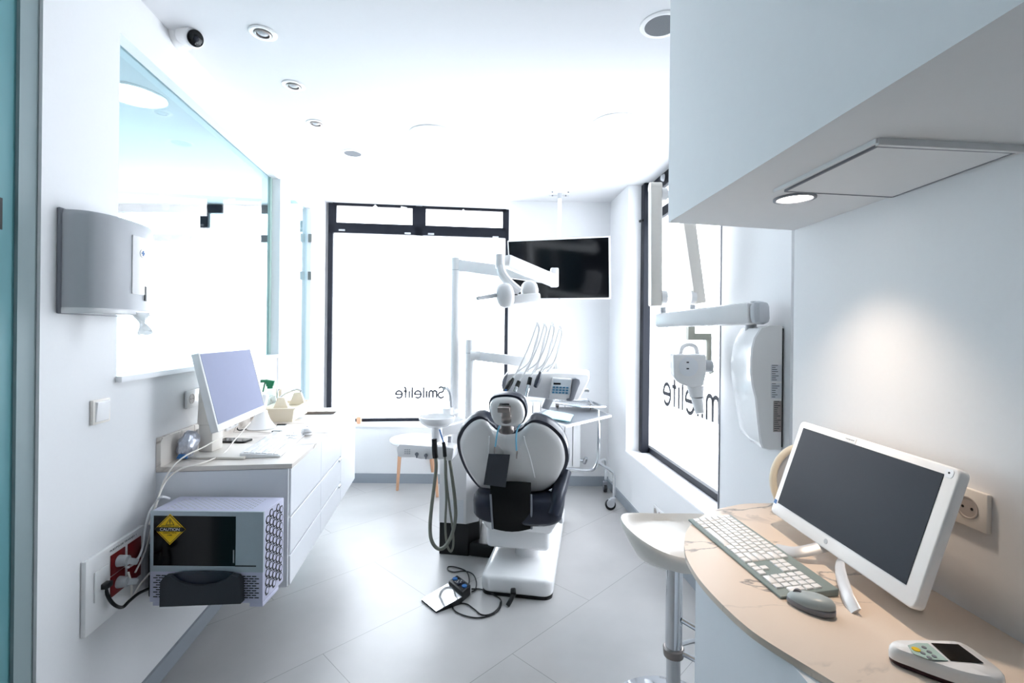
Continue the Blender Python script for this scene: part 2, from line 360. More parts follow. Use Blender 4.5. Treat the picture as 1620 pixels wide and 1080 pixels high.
# generic dark frame in a vertical plane: f(s)->(X,Y)
def wframe(f, rects, z, depth):
    mb = MB()
    for s0, s1, z0, z1 in rects:
        a = V((*f(s0), 0)); b_ = V((*f(s1), 0)); d = (b_-a).normalized(); n = V((-d.y, d.x, 0))*depth
        mb.hexa([a+V((0, 0, z0)), b_+V((0, 0, z0)), b_+n+V((0, 0, z0)), a+n+V((0, 0, z0))], [a+V((0, 0, z1)), b_+V((0, 0, z1)), b_+n+V((0, 0, z1)), a+n+V((0, 0, z1))], .003, 1)
    return mb
fb = lambda s: (s, bwy(s))
zt = CEIL-.004; zf = .557
bx = lambda px, py: RP(px, py, (0, bwy(0), 0), V((-.112, 1, 0)))
XL = -1.795; XR = -.035
mid = bx(663, 345).x; zlo = bx(700, 373).z; zhi = bx(700, 362).z; ztop = bx(700, 331).z
rects = [(XL, XL+.045, zf, zt), (XR-.04, XR, zf, zt), (XL, XR, zf, zf+.03), (XL, XR, ztop+.02, zt), (XL, XR, zlo, zhi+.01), (mid-.04, mid+.04, zlo, zt)]
w1 = struct(wframe(fb, rects, 0, .06).build('window_1', 'frame', angle=20))
mb = MB()
for a, c in ((XL+.04, mid-.03), (mid+.03, XR-.035)):
    mb = wframe(fb, [(a, a+.035, zhi, ztop+.03), (c-.035, c, zhi, ztop+.03), (a, c, ztop-.0, ztop+.03), (a, c, zhi, zhi+.03)], 0, .03)
    mb.build('transom_sash', 'frame', w1, angle=20)
def lathe_at(name, px, py, m, par):
    q = bx(px, py); n = V((.11, -1, 0)).normalized(); mb = MB()
    for dx, dz in ((.013, 0), (-.013, 0), (0, .013), (0, -.013)): mb.cyl(q+V((dx, 0, dz)), q+V((dx, 0, dz))+n*.012, .011, n=12)
    mb.build(name, m, par)
lathe_at('catch', 594, 328, 'white', w1); lathe_at('catch', 733, 335, 'white', w1)
for px, py in ((541, 364), (645, 369), (682, 370), (784, 375)):
    q = bx(px, py); mb = MB(); mb.box(-.03, .03, -.01, .004, -.008, .008, .003, mtx=Matrix.Translation(q)); mb.build('hinge', 'lgrey', w1)
q = bx(639, 329); mb = MB(); mb.box(-.03, .03, -.006, .002, -.012, .012, mtx=Matrix.Translation(q) @ Matrix.Rotation(.2, 4, 'Y')); mb.build('sticker', 'white', w1)
mb = wframe(lambda s: (s, bwy(s)+.03), [(XL+.01, XR-.01, zf+.01, zt-.03)], 0, .006); mb.build('pane', 'film', w1, smooth=False)
# lettering, seen from behind
q0 = bx(625, 620); q1 = bx(702, 622); w = (q1-q0).length
c = (q0+q1)/2 + V((0, -.0, 0)); ex = V((-1, -.112, 0)).normalized()
word('lettering', 'letter', w1, frame(c + V((0, .016, 0)), ex, (0, 0, 1)), w, .108, .018)
# right window wall
def wwall(mb, Y0, Y1, z0, z1, t=.2, off=0):
    return mb.prism([(wwx(Y0)+off, Y0), (wwx(Y0)+t+off, Y0), (wwx(Y1)+t+off, Y1), (wwx(Y1)+off, Y1)], z0, z1)
YP0 = 1.91; YP1 = 2.456; YR = 3.975
mb = MB(); wwall(mb, YR, YW+.02, 0, CEIL, .4); wwall(mb, YP1, YR, 0, .455, .4); wwall(mb, YP0, YP1, 0, CEIL, .4)
struct(mb.build('wall_window', 'wall', smooth=False))
mb = MB(); wwall(mb, YP1-.004, YP1+.006, .47, CEIL-.01, .03, -.004); struct(mb.build('trim_7', 'grey', smooth=False))
mb = MB(); wwall(mb, YP1, YR, .455, .467, .3, -.004); struct(mb.build('trim_5', 'pvc', smooth=False))
wx2 = lambda Y: 1.393 - .066*Y
fw = lambda s: (wx2(s), s)
zf2 = .467
Yt = YP1-.05
rects = [(YR, YR-.075, zf2, zt), (Yt, YR, zf2, zf2+.045), (Yt, YR, zt-.10, zt), (Yt, YR, 2.36, 2.43), (Yt, Yt+.06, zf2, zt), (3.15, 3.25, 2.40, zt)]
w2 = struct(wframe(fw, rects, 0, -.06).build('window_2', 'frame', angle=20))
mb = wframe(lambda s: (wx2(s)+.03, s), [(Yt, YR-.01, zf2+.01, zt-.02)], 0, -.006); mb.build('pane', 'film', w2, smooth=False)
q = P(1016, 349, 3.93); mb = MB(); mb.bar(P(1022, 347, 3.95), P(1012, 350, 3.90), (0, 0, 1), .02, .02, .005); mb.build('latch', 'black', w2)
q = RP(1050, 281, (wx2(0)-.01, 0, 0), V((1, .066, 0))); mb = MB(); mb.cyl(q, q+V((-.02, 0, 0)), .03, .02, 16); mb.build('catch', 'lgrey', w2)
rw = lambda px, py: RP(px, py, (wx2(0)+.02, 0, 0), V((1, .066, 0)))
qa = rw(1049, 640); qm = rw(1122, 664)
L8 = (qm-qa).length*1.37; dirn = (qm-qa).normalized(); dirn.z = 0; dirn.normalize()
cc = qa + dirn*L8/2; cc.z = .918 + .115
word('lettering', 'letter', w2, frame(cc, -dirn, (0, 0, 1)), L8, .235, .028)
# near right wall, recess and soffit
mb = MB(); mb.prism([(rwx(-2.2), -2.2), (rwx(-2.2)+.4, -2.2), (rwx(1.56)+.4, 1.56), (rwx(1.56), 1.56)], 0, CEIL)
mb.box(1.15, 1.35, 1.5, 1.95, 0, CEIL)
struct(mb.build('wall_right', 'wall', smooth=False))
SO = 1.795
mb = MB(); mb.prism([(.4817, 1.4735), (.93, 1.565), (rwx(-1)+.0, -1.0), (.585, -1.0)], SO, CEIL)
sf = struct(mb.build('trim_6', 'soffit', smooth=False))
# access hatch in the soffit
hp = [G(1242, 300, SO), G(1388, 228, SO), G(1605, 238, SO), G(1412, 309, SO)]
hc = sum(hp, V())/4
mb = MB()
inn = [hc + (p-hc)*.985 for p in hp]
mb.hexa([p+V((0, 0, -.004)) for p in inn], [p+V((0, 0, .004)) for p in inn]); mb.build('hatch_panel', 'soffit', sf, smooth=False)
mb = MB()
def strip(mb, a, b_, w, t, dz=0):
    d = (b_-a).normalized(); n = V((-d.y, d.x, 0))*w/2; mb.hexa([a-n+V((0, 0, -t+dz)), b_-n+V((0, 0, -t+dz)), b_+n+V((0, 0, -t+dz)), a+n+V((0, 0, -t+dz))], [a-n+V((0, 0, dz)), b_-n+V((0, 0, dz)), b_+n+V((0, 0, dz)), a+n+V((0, 0, dz))])
oo = [G(1225, 300, SO), G(1388, 219, SO), G(1625, 231, SO)]
strip(mb, oo[0], oo[1], .006, .008, 0); strip(mb, oo[1], oo[2], .008, .012, 0)
mb.build('hatch_rim', 'soffit', sf, smooth=False)
mb = MB()
for a, b_ in ((0, 1), (1, 2), (2, 3), (3, 0)): strip(mb, hp[a], hp[b_], .004, .0052, .0)
mb.build('hatch_gap', 'grey', sf, smooth=False)
# baseboards
mb = MB(); lwall(mb, 1.36, YB2, 0, .075, .012, .012); struct(mb.build('baseboard_left', 'base', smooth=False))
mb = MB(); mb.box(-1.83, .95, 4.508, 4.522, 0, .09); mb.box(-.04, .93, 4.486, 4.502, 0, .09); struct(mb.build('baseboard_back', 'base', smooth=False))
mb = MB(); wwall(mb, YP0, YW, 0, .075, .014, -.014); struct(mb.build('baseboard_right', 'base', smooth=False))
# walls that close the place
mb = MB(); mb.box(-4.6, 1.9, -2.3, -2.2, 0, CEIL); struct(mb.build('wall_rear', 'wall', smooth=False))
mb = MB(); mb.box(-4.7, -4.6, -2.2, 5.0, 0, CEIL); struct(mb.build('wall_far_left', 'wall', smooth=False))
mb = MB(); mb.box(-4.6, -1.2, .9, 1.0, 0, CEIL); struct(mb.build('wall_adjacent', 'wall', smooth=False))
mb = MB(); mb.box(-4.6, -1.85, 4.62, 4.8, 0, .55); mb.box(-4.6, -4.2, 4.62, 4.8, .55, CEIL); mb.box(-1.99, -1.80, 4.66, 4.8, .55, CEIL)
struct(mb.build('wall_adjacent_back', 'wall', smooth=False))
fa = lambda s: (s, 4.72)
w4 = struct(wframe(fa, [(-4.2, -4.14, .55, zt), (-2.06, -1.99, .55, zt), (-4.2, -1.99, .55, .6), (-4.2, -1.99, zt-.08, zt), (-4.2, -1.99, 2.32, 2.39), (-3.12, -3.04, .55, zt)], 0, .06).build('window_4', 'frame', angle=20))
wframe(lambda s: (s, 4.75), [(-4.2, -1.99, .56, zt-.02)], 0, .006).build('pane', 'film', w4, smooth=False)

# ================================================================== LIGHTS IN THE CEILING
def cpt(px, py, z=CEIL): return G(px, py, z)
def disc_light(px, py, r, label, m='lampoff'):
    q = cpt(px, py); t = T('ceiling_light', label, 'ceiling light', q)
    MB().lathe([(r*1.06, 0), (r*1.06, -.004), (r*1.0, -.008), (r*.97, -.008), (r*.97, 0)]).build('rim', 'white', t)
    MB().lathe([(.001, -.004), (r*.975, -.004), (r*.975, -.0005), (.001, -.0005)]).build('diffuser', m, t)
disc_light(684, 212.5, .137, 'large round flat ceiling light left of centre, nearest the tall back window')
disc_light(975.5, 196, .139, 'large round flat ceiling light near the white boxed soffit')
disc_light(212, 150, .14, 'bright round ceiling light seen through the left glass partition', 'lamp')
for i, (px, py, lb) in enumerate(((416, 52, 'small round recessed spotlight nearest the security camera'), (464.5, 135, 'middle of the three small round recessed spotlights on the ceiling'), (500, 195, 'small round recessed spotlight, third from the camera along the left row'))):
    q = cpt(px, py); t = T('recessed_spotlight', lb, 'spotlight', q, 0, 'recessed spotlights along the left of the ceiling')
    if i == 0:
        MB().lathe([(.055, 0), (.055, -.003), (.048, -.006), (.036, -.004), (.034, 0)]).build('trim_ring', 'white', t)
        MB().lathe([(.033, -.0005), (.033, -.007), (.026, -.009), (.024, -.001)]).build('reflector', 'metal', t)
        MB().lathe([(.0, -.0005), (.0, -.009), (.012, -.008), (.022, -.003), (.022, -.0005)]).build('bulb', 'lgrey', t)
        sp0 = t
    else:
        for ch in [x for x in C.objects if x.parent == sp0]:
            d = ch.copy(); C.objects.link(d); d.parent = t
for px, py, r, lb in ((558, 242, .058, 'round grey ceiling speaker in front of the tall back window'), (507, 266.5, .05, 'faint flat round ceiling disc above the glass door'), (1047, 39, .066, 'round grey ceiling speaker half hidden by the soffit edge')):
    q = cpt(px, py); t = T('ceiling_speaker', lb, 'speaker', q)
    MB().lathe([(r*1.3, 0), (r*1.3, -.003), (r*1.2, -.006), (r*1.02, -.006), (r, 0)]).build('trim_ring', 'white', t)
    MB().lathe([(.001, -.005), (r, -.005), (r, -.0005), (.001, -.0005)]).build('grille', 'lgrey' if r < .055 else 'speaker', t)
q = G(1257, 313, SO); t = T('soffit_downlight', 'small lit round downlight under the soffit above the desk', 'downlight', q)
MB().lathe([(.048, 0), (.048, -.004), (.041, -.005), (.040, 0)]).build('rim', 'grey', t)
MB().lathe([(.001, -.002), (.0405, -.002), (.0405, -.0005), (.001, -.0005)]).build('diffuser', 'lamp', t)
DL = q

# ================================================================== LEFT CABINET AND WHAT STANDS ON IT
CO = V((-1.436, 1.93, 0)); CT = .888
def CL(x, y, z=0): return CO + V((x*cos(TL)-y*sin(TL), x*sin(TL)+y*cos(TL), z))
cab = T('floating_cabinet', 'long white wall-hung drawer cabinet under the stone worktop', 'cabinet', CO, TL)
MB().box(.004, .496, 0.0, 1.467, .372, .866).build('carcass', 'whitem', cab, smooth=False)
mb = MB(); mb.box(.0, .506, -.012, 0, .37, .866); mb.build('end_panel', 'whitem', cab, smooth=False)
ys = [.0, .50, .985, 1.467]; zs = [.372, .500, .660, .822]
for c_ in range(2):
    for r_ in range(3):
        z0 = zs[r_]+.003; z1 = (zs[r_+1] if r_ < 2 else .866)-.006
        if r_ == 0: z0 = .372
        d = MB().box(.497, .514, ys[c_]+.002, ys[c_+1]-.002, z0, z1, .0015, 1).build('drawer', 'whitem', cab, angle=20)
        if c_ == 1 and r_ < 2: MB().box(.512, .522, ys[c_+1]-.075, ys[c_+1]-.02, z1-.014, z1-.002, .002).build('handle', 'chrome', d)
d = MB().box(.497, .514, ys[2]+.002, ys[3]-.002, .372, .860, .0015, 1).build('door', 'whitem', cab, angle=20)
MB().box(.512, .522, 1.36, 1.42, .838, .852, .002).build('handle', 'chrome', d)
# worktop with a hole for the sink
wt = T('worktop', 'pale stone worktop with low upstand on the left cabinet', 'worktop', CO, TL)
sk = (.13, .42, 1.02, 1.32)
mb = MB(); mb.box(0, .522, -.014, sk[2], .868, CT, .001, 1); mb.box(0, .522, sk[3], 1.475, .868, CT, .001, 1); mb.box(0, sk[0], sk[2], sk[3], .868, CT); mb.box(sk[1], .522, sk[2], sk[3], .868, CT)
mb.build('top', 'counter', wt, smooth=False)
MB().box(.0, .018, -.014, 1.45, CT, CT+.118, .001, 1).build('upstand', 'counter', wt, smooth=False)
sink = T('sink', 'square stainless undermount sink in the far end of the worktop', 'sink', CL(.275, 1.17, 0), TL)
mb = MB(); a, b_ = .145, .15
def bx4(x, y, z): return [V((-x, -y, z)), V((x, -y, z)), V((x, y, z)), V((-x, y, z))]
mb.rings([bx4(a+.006, b_+.006, CT-.022), bx4(a+.006, b_+.006, CT-.17), bx4(.0, .0, CT-.17)], cap=False)
mb.rings([bx4(a, b_, CT-.005), bx4(a-.01, b_-.01, CT-.16), bx4(.001, .001, CT-.165)], cap=False)
mb.rings([bx4(a+.006, b_+.006, CT-.022), bx4(a, b_, CT-.005)], cap=False)
mb.build('basin', 'sinksteel', sink)
MB().lathe([(.001, CT-.16), (.03, CT-.16), (.034, CT-.162), (.034, CT-.165)]).build('drain', 'chrome', sink)
fq = CL(.07, 1.19, CT)
tap = T('faucet', 'chrome swan faucet at the sink beside the spray bottle', 'faucet', fq, TL)
MB().lathe([(.001, 0), (.024, 0), (.024, .01), (.014, .02), (.012, .1), (.013, .104), (.0, .105)]).build('body', 'chrome', tap)
mb = MB(); mb.tube([(0, 0, .09), (.03, 0, .13), (.09, .0, .16), (.13, 0, .165), (.145, 0, .15)], .008, sm=6); mb.build('spout', 'chrome', tap)
mb = MB(); mb.tube([(0, 0, .1), (-.01, .02, .15), (.0, .03, .17)], .005, sm=4); mb.build('lever', 'chrome', tap)

# monitor on the left counter (from the fitted rectangle)
def screen(name, label, c, yaw, tilt, w, h, th, bez, chin, scr_m, body_m, inset=.0):
    e = V((cos(yaw), sin(yaw), 0)); n = V((sin(yaw), -cos(yaw), 0)); up = V((0, 0, 1))*cos(tilt) - n*sin(tilt); nn = e.cross(up)
    base = V((c[0], c[1], 0)); t = T(name, label, 'monitor', (c[0], c[1], c[2]), 0)
    m = Matrix((e, up, e.cross(up))).transposed().to_4x4()
    return t, m, nn
def put(mb, m):
    mb.bm.transform(m); return mb
ml, mm, nn = screen('desktop_monitor', 'white desktop monitor with blank lavender screen on the left worktop', (-1.2855, 2.2117, 1.1876), 1.7209, .2404, .53, .336, .03, .01, .03, 'lbs', 'white')
w, h = .53, .336
put(MB().prism(rrect(-w/2, w/2, -h/2, h/2, .006), -.03, 0, None, .003), mm).build('casing', 'white', ml)
put(MB().box(-w/2+.012, w/2-.005, -h/2+.03, h/2-.006, 0, .0012), mm).build('screen', 'lbs', ml, smooth=False)
put(MB().box(w/2-.006, w/2-.001, -h/2+.03, h/2-.002, 0, .0015), mm).build('bezel', 'black', ml, smooth=False)
mb = MB(); mb.box(-.10, .10, -.09, .09, -.055, -.03, .006); put(mb, mm); mb.build('rear_cover', 'offw', ml)
st = Matrix.Translation(-V((-1.2855, 2.2117, 1.1876)))
pc = V((-1.40, 2.17, CT)) 
mb = MB()
q1 = G(322, 716, CT+.012); q1 = V((-1.365, 2.15, CT+.01))
mb.hexa([q1+V(p) for p in ((-.035, -.03, 0), (.03, -.03, 0), (.03, .05, 0), (-.035, .05, 0))], [q1+V(p) for p in ((-.035, -.03, .13), (.03, -.03, .13), (.03, .05, .13), (-.035, .05, .13))], .008)
mb.hexa([q1+V(p) for p in ((-.04, -.035, .12), (.04, -.035, .12), (.04, .06, .12), (-.04, .06, .12))], [q1+V(p) for p in ((-.035, -.03, .31), (.0, -.03, .31), (.0, .09, .31), (-.035, .09, .31))], .01)
mb.build('stand_column', 'offw', ml, world=True)
mb = MB(); ba = [G(288, 726, CT), G(386, 727, CT)]
mb.prism([(ba[0].x, ba[0].y), (ba[1].x, ba[1].y), (ba[1].x-.03, ba[1].y+.25), (ba[0].x-.01, ba[0].y+.23)], CT+.0005, CT+.011, None, .003)
mb.build('stand_base', 'offw', ml, world=True)

def keyboard(name, label, loc, rz, L, W, keym, bodym, tilt=.035, th=.012, layout=True):
    t = T(name, label, 'keyboard', loc, 0, rot=(0, 0, rz))
    mb = MB(); mb.hexa([(-L/2, -W/2, 0), (L/2, -W/2, 0), (L/2, W/2, 0), (-L/2, W/2, 0)], [(-L/2, -W/2, th*.55), (L/2, -W/2, th*.55), (L/2, W/2, th*1.5), (-L/2, W/2, th*1.5)], .003)
    mb.build('body', bodym, t)
    sl = th*.95/W
    cache = {}
    def key(x0, x1, y0, y1):
        g = .0011; k = (round(x1-x0, 4), round(y1-y0, 4))
        cx, cy = (x0+x1)/2, (y0+y1)/2
        if k not in cache:
            a, b_ = (x1-x0)/2-g, (y1-y0)/2-g
            o = MB().hexa([(-a, -b_, 0), (a, -b_, 0), (a, b_, 0), (-a, b_, 0)], [(-a*.9, -b_*.9, .004), (a*.9, -b_*.9, .004), (a*.9, b_*.9, .004), (-a*.9, b_*.9, .004)], .0006, 1).build('key', keym, t); cache[k] = o
        else:
            o = cache[k].copy(); C.objects.link(o); o.parent = t
        o.location = (cx, cy, th*.55 + (cy+W/2)*sl - .0002); o.rotation_euler = (math.atan(sl), 0, 0)
    u = (L-.016)/22.6; y0 = -W/2+.009; ry = (W-.02)/6
    x0 = -L/2+.008
    rows = [[1.25, 1.25, 1.25, 6.25, 1.25, 1.25, 1.25, 1.25], [1.5, ] + [1]*11 + [2.5], [1.8] + [1]*11 + [2.2], [1.5] + [1]*12 + [1.5], [1]*13 + [2], [1]*15]
    for r, row in enumerate(rows):
        x = x0
        for k in row: key(x, x+k*u, y0+r*ry, y0+(r+1)*ry); x += k*u
    nx = x0+15.3*u
    for (c_, r) in ((0, 0), (1, 0), (2, 0), (1, 1), (0, 3), (1, 3), (2, 3), (0, 4), (1, 4), (2, 4)): key(nx+c_*u, nx+(c_+1)*u, y0+r*ry, y0+(r+1)*ry)
    kx = nx+3.3*u
    for r in range(5):
        for c_ in range(4):
            if (r, c_) in ((0, 1), (0, 3), (2, 3)): continue
            key(kx+c_*u, kx+(c_+(2 if (r, c_) == (0, 0) else 1))*u, y0+r*ry, y0+(r+(2 if c_ == 3 and r in (0, 1) else 1))*ry) if not (r == 0 and c_ == 3) else None
    return t
ka = (G(386, 722, CT)+G(437, 727, CT))/2; kb = (G(434, 687, CT)+G(484, 689, CT))/2
kd = (kb-ka); kc = (ka+kb)/2
keyboard('keyboard', 'white full-size keyboard lying in front of the left monitor', (kc.x, kc.y, CT), math.atan2(kd.y, kd.x), kd.length, .165, 'white', 'white', th=.016)
def mouse(name, label, loc, rz, bm_, tm, L=.105, W=.06, Hh=.036):
    t = T(name, label, 'computer mouse', loc, rz)
    def rg(k, zz): return [V((W/2*k*cos(a)*(1-.12*sin(a)), L/2*k*sin(a), zz)) for a in [2*pi*i/28 for i in range(28)]]
    MB().rings([rg(.9, 0), rg(1, .004), rg(1.0, Hh*.38), rg(.97, Hh*.42)]).build('base', bm_, t)
    def rg2(k, zz): return [V((W/2*k*cos(a)*(1-.12*sin(a)), L/2*k*sin(a) - (1-k)*.006, zz - (sin(a)*.004*k))) for a in [2*pi*i/28 for i in range(28)]]
    MB().rings([rg2(.99, Hh*.4), rg2(.97, Hh*.62), rg2(.86, Hh*.82), rg2(.62, Hh*.95), rg2(.3, Hh), rg2(.02, Hh)]).build('shell', tm, t, angle=60)
    MB().cyl((-.003, L*.27, Hh*.78), (.003, L*.27, Hh*.78), .008, n=16).build('scroll_wheel', 'grey', t)
    return t
q = G(470, 693, CT); mouse('computer_mouse', 'small white mouse beyond the white keyboard on the left worktop', (q.x+.01, q.y+.10, CT+.0012), TL+.3, 'white', 'white')
# papers with a clip folder under the mouse area
q = [G(427, 684, CT), G(519, 684.5, CT), G(528, 673, CT), G(442, 671.5, CT)]
t = T('paper_folder', 'white paper folder with black clips lying flat beyond the keyboard', 'folder', (q[0]+q[2])/2)
mb = MB(); mb.hexa([V((p.x, p.y, CT+.0003)) for p in q], [V((p.x, p.y, CT+.0018)) for p in q]); mb.build('sheet', 'paper', t, world=True, smooth=False)
mb = MB(); a = G(428, 684, CT+.002); b_ = G(443, 684.5, CT+.002); c_ = G(447, 672, CT+.002)
mb.bar(a+V((0, .02, .003)), a+V((.05, .02, .003)), (0, 1, 0), .02, .006, .001); mb.bar(c_+V((-.03, -.0, .003)), c_+V((.02, -.0, .003)), (0, 1, 0), .02, .006, .001); mb.build('clip', 'black', t, world=True)
# black phone / card pad
q = G(371, 698, CT); t = T('smartphone', 'black phone lying flat under the left monitor', 'phone', (q.x, q.y, CT+.0005), TL+1.35)
MB().prism(rrect(-.037, .037, -.075, .075, .01), 0, .009, None, .002).build('case', 'black', t)
MB().prism(rrect(-.034, .034, -.071, .071, .008), .009, .0095).build('screen', 'blackg', t)
# white cone-shaped charger with a scanner head behind monitor
q = G(409, 679, CT)
t = T('scanner_stand', 'white cone-shaped handheld scanner stand behind the left monitor', 'scanner', (q.x, q.y+.03, CT), TL)
MB().lathe([(.001, 0), (.075, 0), (.078, .006), (.07, .014), (.045, .05), (.034, .08), (.03, .1), (.001, .1)]).build('cradle', 'white', t)
mb = MB(); mb.bar((-.0, 0, .09), (.015, .02, .19), (0, 1, 0), .045, .03, .01); mb.build('handset', 'white', t)
mb = MB(); mb.tube([V((-.05, -.03, .008)), V((-.1, -.06, .006)), V((-.12, -.0, .05)), V((-.10, .02, .1)), V((-.04, .02, .13))], .0032, sm=8); mb.build('cord', 'black', t)
# cream tray
o1 = V((-1.505, 2.87, CT)); o2 = G(464.5, 667.5, CT)
tr = T('instrument_tray', 'cream plastic tray box beside the sink on the left worktop', 'tray', (o2.x, o2.y, CT), TL)
tw, tl_, th_ = .175, .34, .085
def ring(k, z, o=0): return [V((-tw-k, -k, z)), V((k, -k, z)), V((k, tl_+k, z)), V((-tw-k, tl_+k, z))]
MB().rings([ring(-.012, .0), ring(0, th_-.008), ring(.012, th_-.006), ring(.012, th_), ring(-.004, th_), ring(-.014, .006), ring(-.08, .006)], cap=True).build('box', 'cream', tr, angle=25)
def trap(cx, cy, z, s=1, lab='', gr='cream trapezoid racks in the tray'):
    q = pm(tr) @ V((cx, cy, z)); t = tag(MB().hexa([(-.045*s, -.02, 0), (.045*s, -.02, 0), (.045*s, .02, 0), (-.045*s, .02, 0)], [(-.02*s, -.012, .07*s), (.02*s, -.012, .07*s), (.02*s, .012, .07*s), (-.02*s, .012, .07*s)], .006).build('instrument_rack', 'cream', None), lab, 'rack', gr); t.location = q; t.rotation_euler = (0, 0, TL)
MB().box(-tw+.006, -.006, .01, tl_-.01, th_-.022, th_-.016).build('insert', 'cream', tr, smooth=False)
trap(-.09, .06, th_-.0155, 1.05, 'cream trapezoid rack at the near end of the tray'); trap(-.05, .25, th_-.0155, 1.15, 'cream trapezoid rack at the far end of the tray, by the spray bottle')
q = P(437, 625, 3.35); tt = tag(MB().box(-.02, .02, -.02, .02, 0, .16, .004).build('upright_holder', 'cream'), 'cream upright holder standing behind the tray near the wall', 'holder'); tt.location = CL(.045, 1.30, CT); tt.rotation_euler = (0, 0, TL)
# spray bottle
q = CL(.055, 1.09, CT)
sb = T('spray_bottle', 'clear spray bottle with a green trigger head by the faucet', 'bottle', q, TL)
MB().lathe([(.001, 0), (.036, 0), (.038, .01), (.038, .12), (.03, .15), (.014, .175), (.014, .19), (.001, .19)]).build('bottle', 'clear', sb)
MB().lathe([(.001, .001), (.034, .002), (.035, .01), (.035, .06), (.001, .06)]).build('liquid', 'tint', sb)
mb = MB(); mb.cyl((0, 0, .187), (0, 0, .205), .017, n=16); mb.hexa([(-.02, -.014, .2), (.02, -.014, .2), (.02, .014, .2), (-.02, .014, .2)], [(-.028, -.012, .245), (.03, -.012, .235), (.03, .012, .235), (-.028, .012, .245)], .004)
mb.box(-.055, -.02, -.009, .009, .225, .243, .003); mb.bar((-.03, 0, .225), (-.042, 0, .165), (0, 1, 0), .012, .008, .003); mb.build('trigger_head', 'green', sb)
# silver bag
q = G(300, 712, CT); t = T('foil_bag', 'crumpled silver foil bag leaning behind the monitor stand', 'bag', (-1.398, 2.055, CT), TL)
b = bmesh.new(); bmesh.ops.create_icosphere(b, subdivisions=4, radius=1)
from mathutils import noise
for v in b.verts:
    n_ = noise.noise(v.co*2.2)*.22 + noise.noise(v.co*5)*.1
    v.co = V((v.co.x*.034*(1+n_) + v.co.z*.006, v.co.y*.055*(1+n_), .06 + v.co.z*.06*(1+n_*.6)))
    if v.co.z < .004: v.co.z = .002
mb = MB(); mb.merge(b); mb.build('pouch', 'bag', t, angle=25)
mb = MB(); mb.prism([(-.02, .0), (.022, .0), (.02, .016), (-.012, .02)], -.004, .004, Matrix.Translation((.0, -.052, .012)) @ Matrix.Rotation(1.2, 4, 'X')); mb.build('blue_print', 'blue', t)

# sockets
def socket_plate(name, label, loc, rz, n, sz=.082, m='white', face=1, gr=None, hollow='recess', vert=False):
    t = T(name, label, 'socket', loc, rz, gr); W = sz*n
    MB().box(0, .011, -W/2, W/2, -sz/2, sz/2, .003).build('plate', m, t)
    for i in range(n):
        cy = -W/2 + sz*(i+.5)
        s_ = MB().lathe([(.0225, .0105), (.0225, .0125), (.020, .0125), (.0185, .0112), (.001, .0112)], (0, cy, 0), (1, 0, 0)).build('outlet', hollow, t)
        mb = MB()
        for d in (-.0095, .0095): mb.cyl((.0108, cy+d, 0), (.0118, cy+d, 0), .0028, n=10)
        mb.build('pin_hole', 'black', s_)
    return t
q = LW(300, 630); socket_plate('wall_socket', 'white double wall socket behind the left monitor', q + V((0, .03, 0)), TL, 2)
q = LW(156, 650); t = T('light_switch', 'square white light switch on the left wall', 'switch', q, TL)
MB().box(0, .011, -.041, .041, -.041, .041, .003).build('plate', 'offw', t)
MB().hexa([(.010, -.032, -.034), (.010, .032, -.034), (.010, .032, .034), (.010, -.032, .034)], [(.013, -.030, -.032), (.013, .030, -.032), (.018, .030, .032), (.018, -.030, .032)], .001).build('rocker', 'white', t)
for px, yy, lb in ((352, .33, 'small white socket on the stone upstand nearest the monitor stand'), (385, .62, 'small white socket on the stone upstand farther from the monitor stand')):
    q = CL(.018, yy, CT+.062); socket_plate('upstand_socket', lb, q, TL, 2, .07, gr='sockets on the stone upstand')
# floor-level service panel
q = (LW(143, 905) + LW(209, 905))/2
cz = P(176, 912, q.y).z
sp = T('workstation_socket_panel', 'low white wall panel with red outlets, plugs and cables', 'socket panel', (lwx(q.y), q.y, cz), TL)
pw, ph = .30, .245
MB().box(0, .016, -pw/2, pw/2, -ph/2, ph/2, .003).build('plate', 'white', sp)
for (yy, zz) in ((.0, -.02), (.09, -.02)):
    for k in range(2):
        s_ = MB().box(.0162, .020, yy-.002-.037, yy-.002+.037, zz+k*.075-.036, zz+k*.075+.036, .002).build('red_outlet', 'red', sp)
MB().box(.016, .021, -.115, -.05, -.03, .07, .001).build('data_module', 'white', sp)
mb = MB(); mb.cyl((.02, 0, .055), (.05, .0, .055), .02, .017); mb.bar((.045, 0, .055), (.06, .03, .035), (0, 0, 1), .02, .02, .004); mb.build('plug', 'lgrey', sp)
mb = MB(); mb.cyl((.02, 0, -.02), (.05, .0, -.02), .02, .017); mb.bar((.045, 0, -.02), (.06, .03, -.035), (0, 0, 1), .02, .02, .004); mb.build('plug', 'lgrey', sp)
mb = MB(); mb.box(.018, .04, -.09, -.06, .0, .018, .002); mb.build('data_plug', 'black', sp)
text('lettering', 'PUESTO DE TRABAJO 1', 'letter', sp, frame((.0162, .03, .105), (0, 1, 0), (0, 0, 1)), .14, .009, .0004)

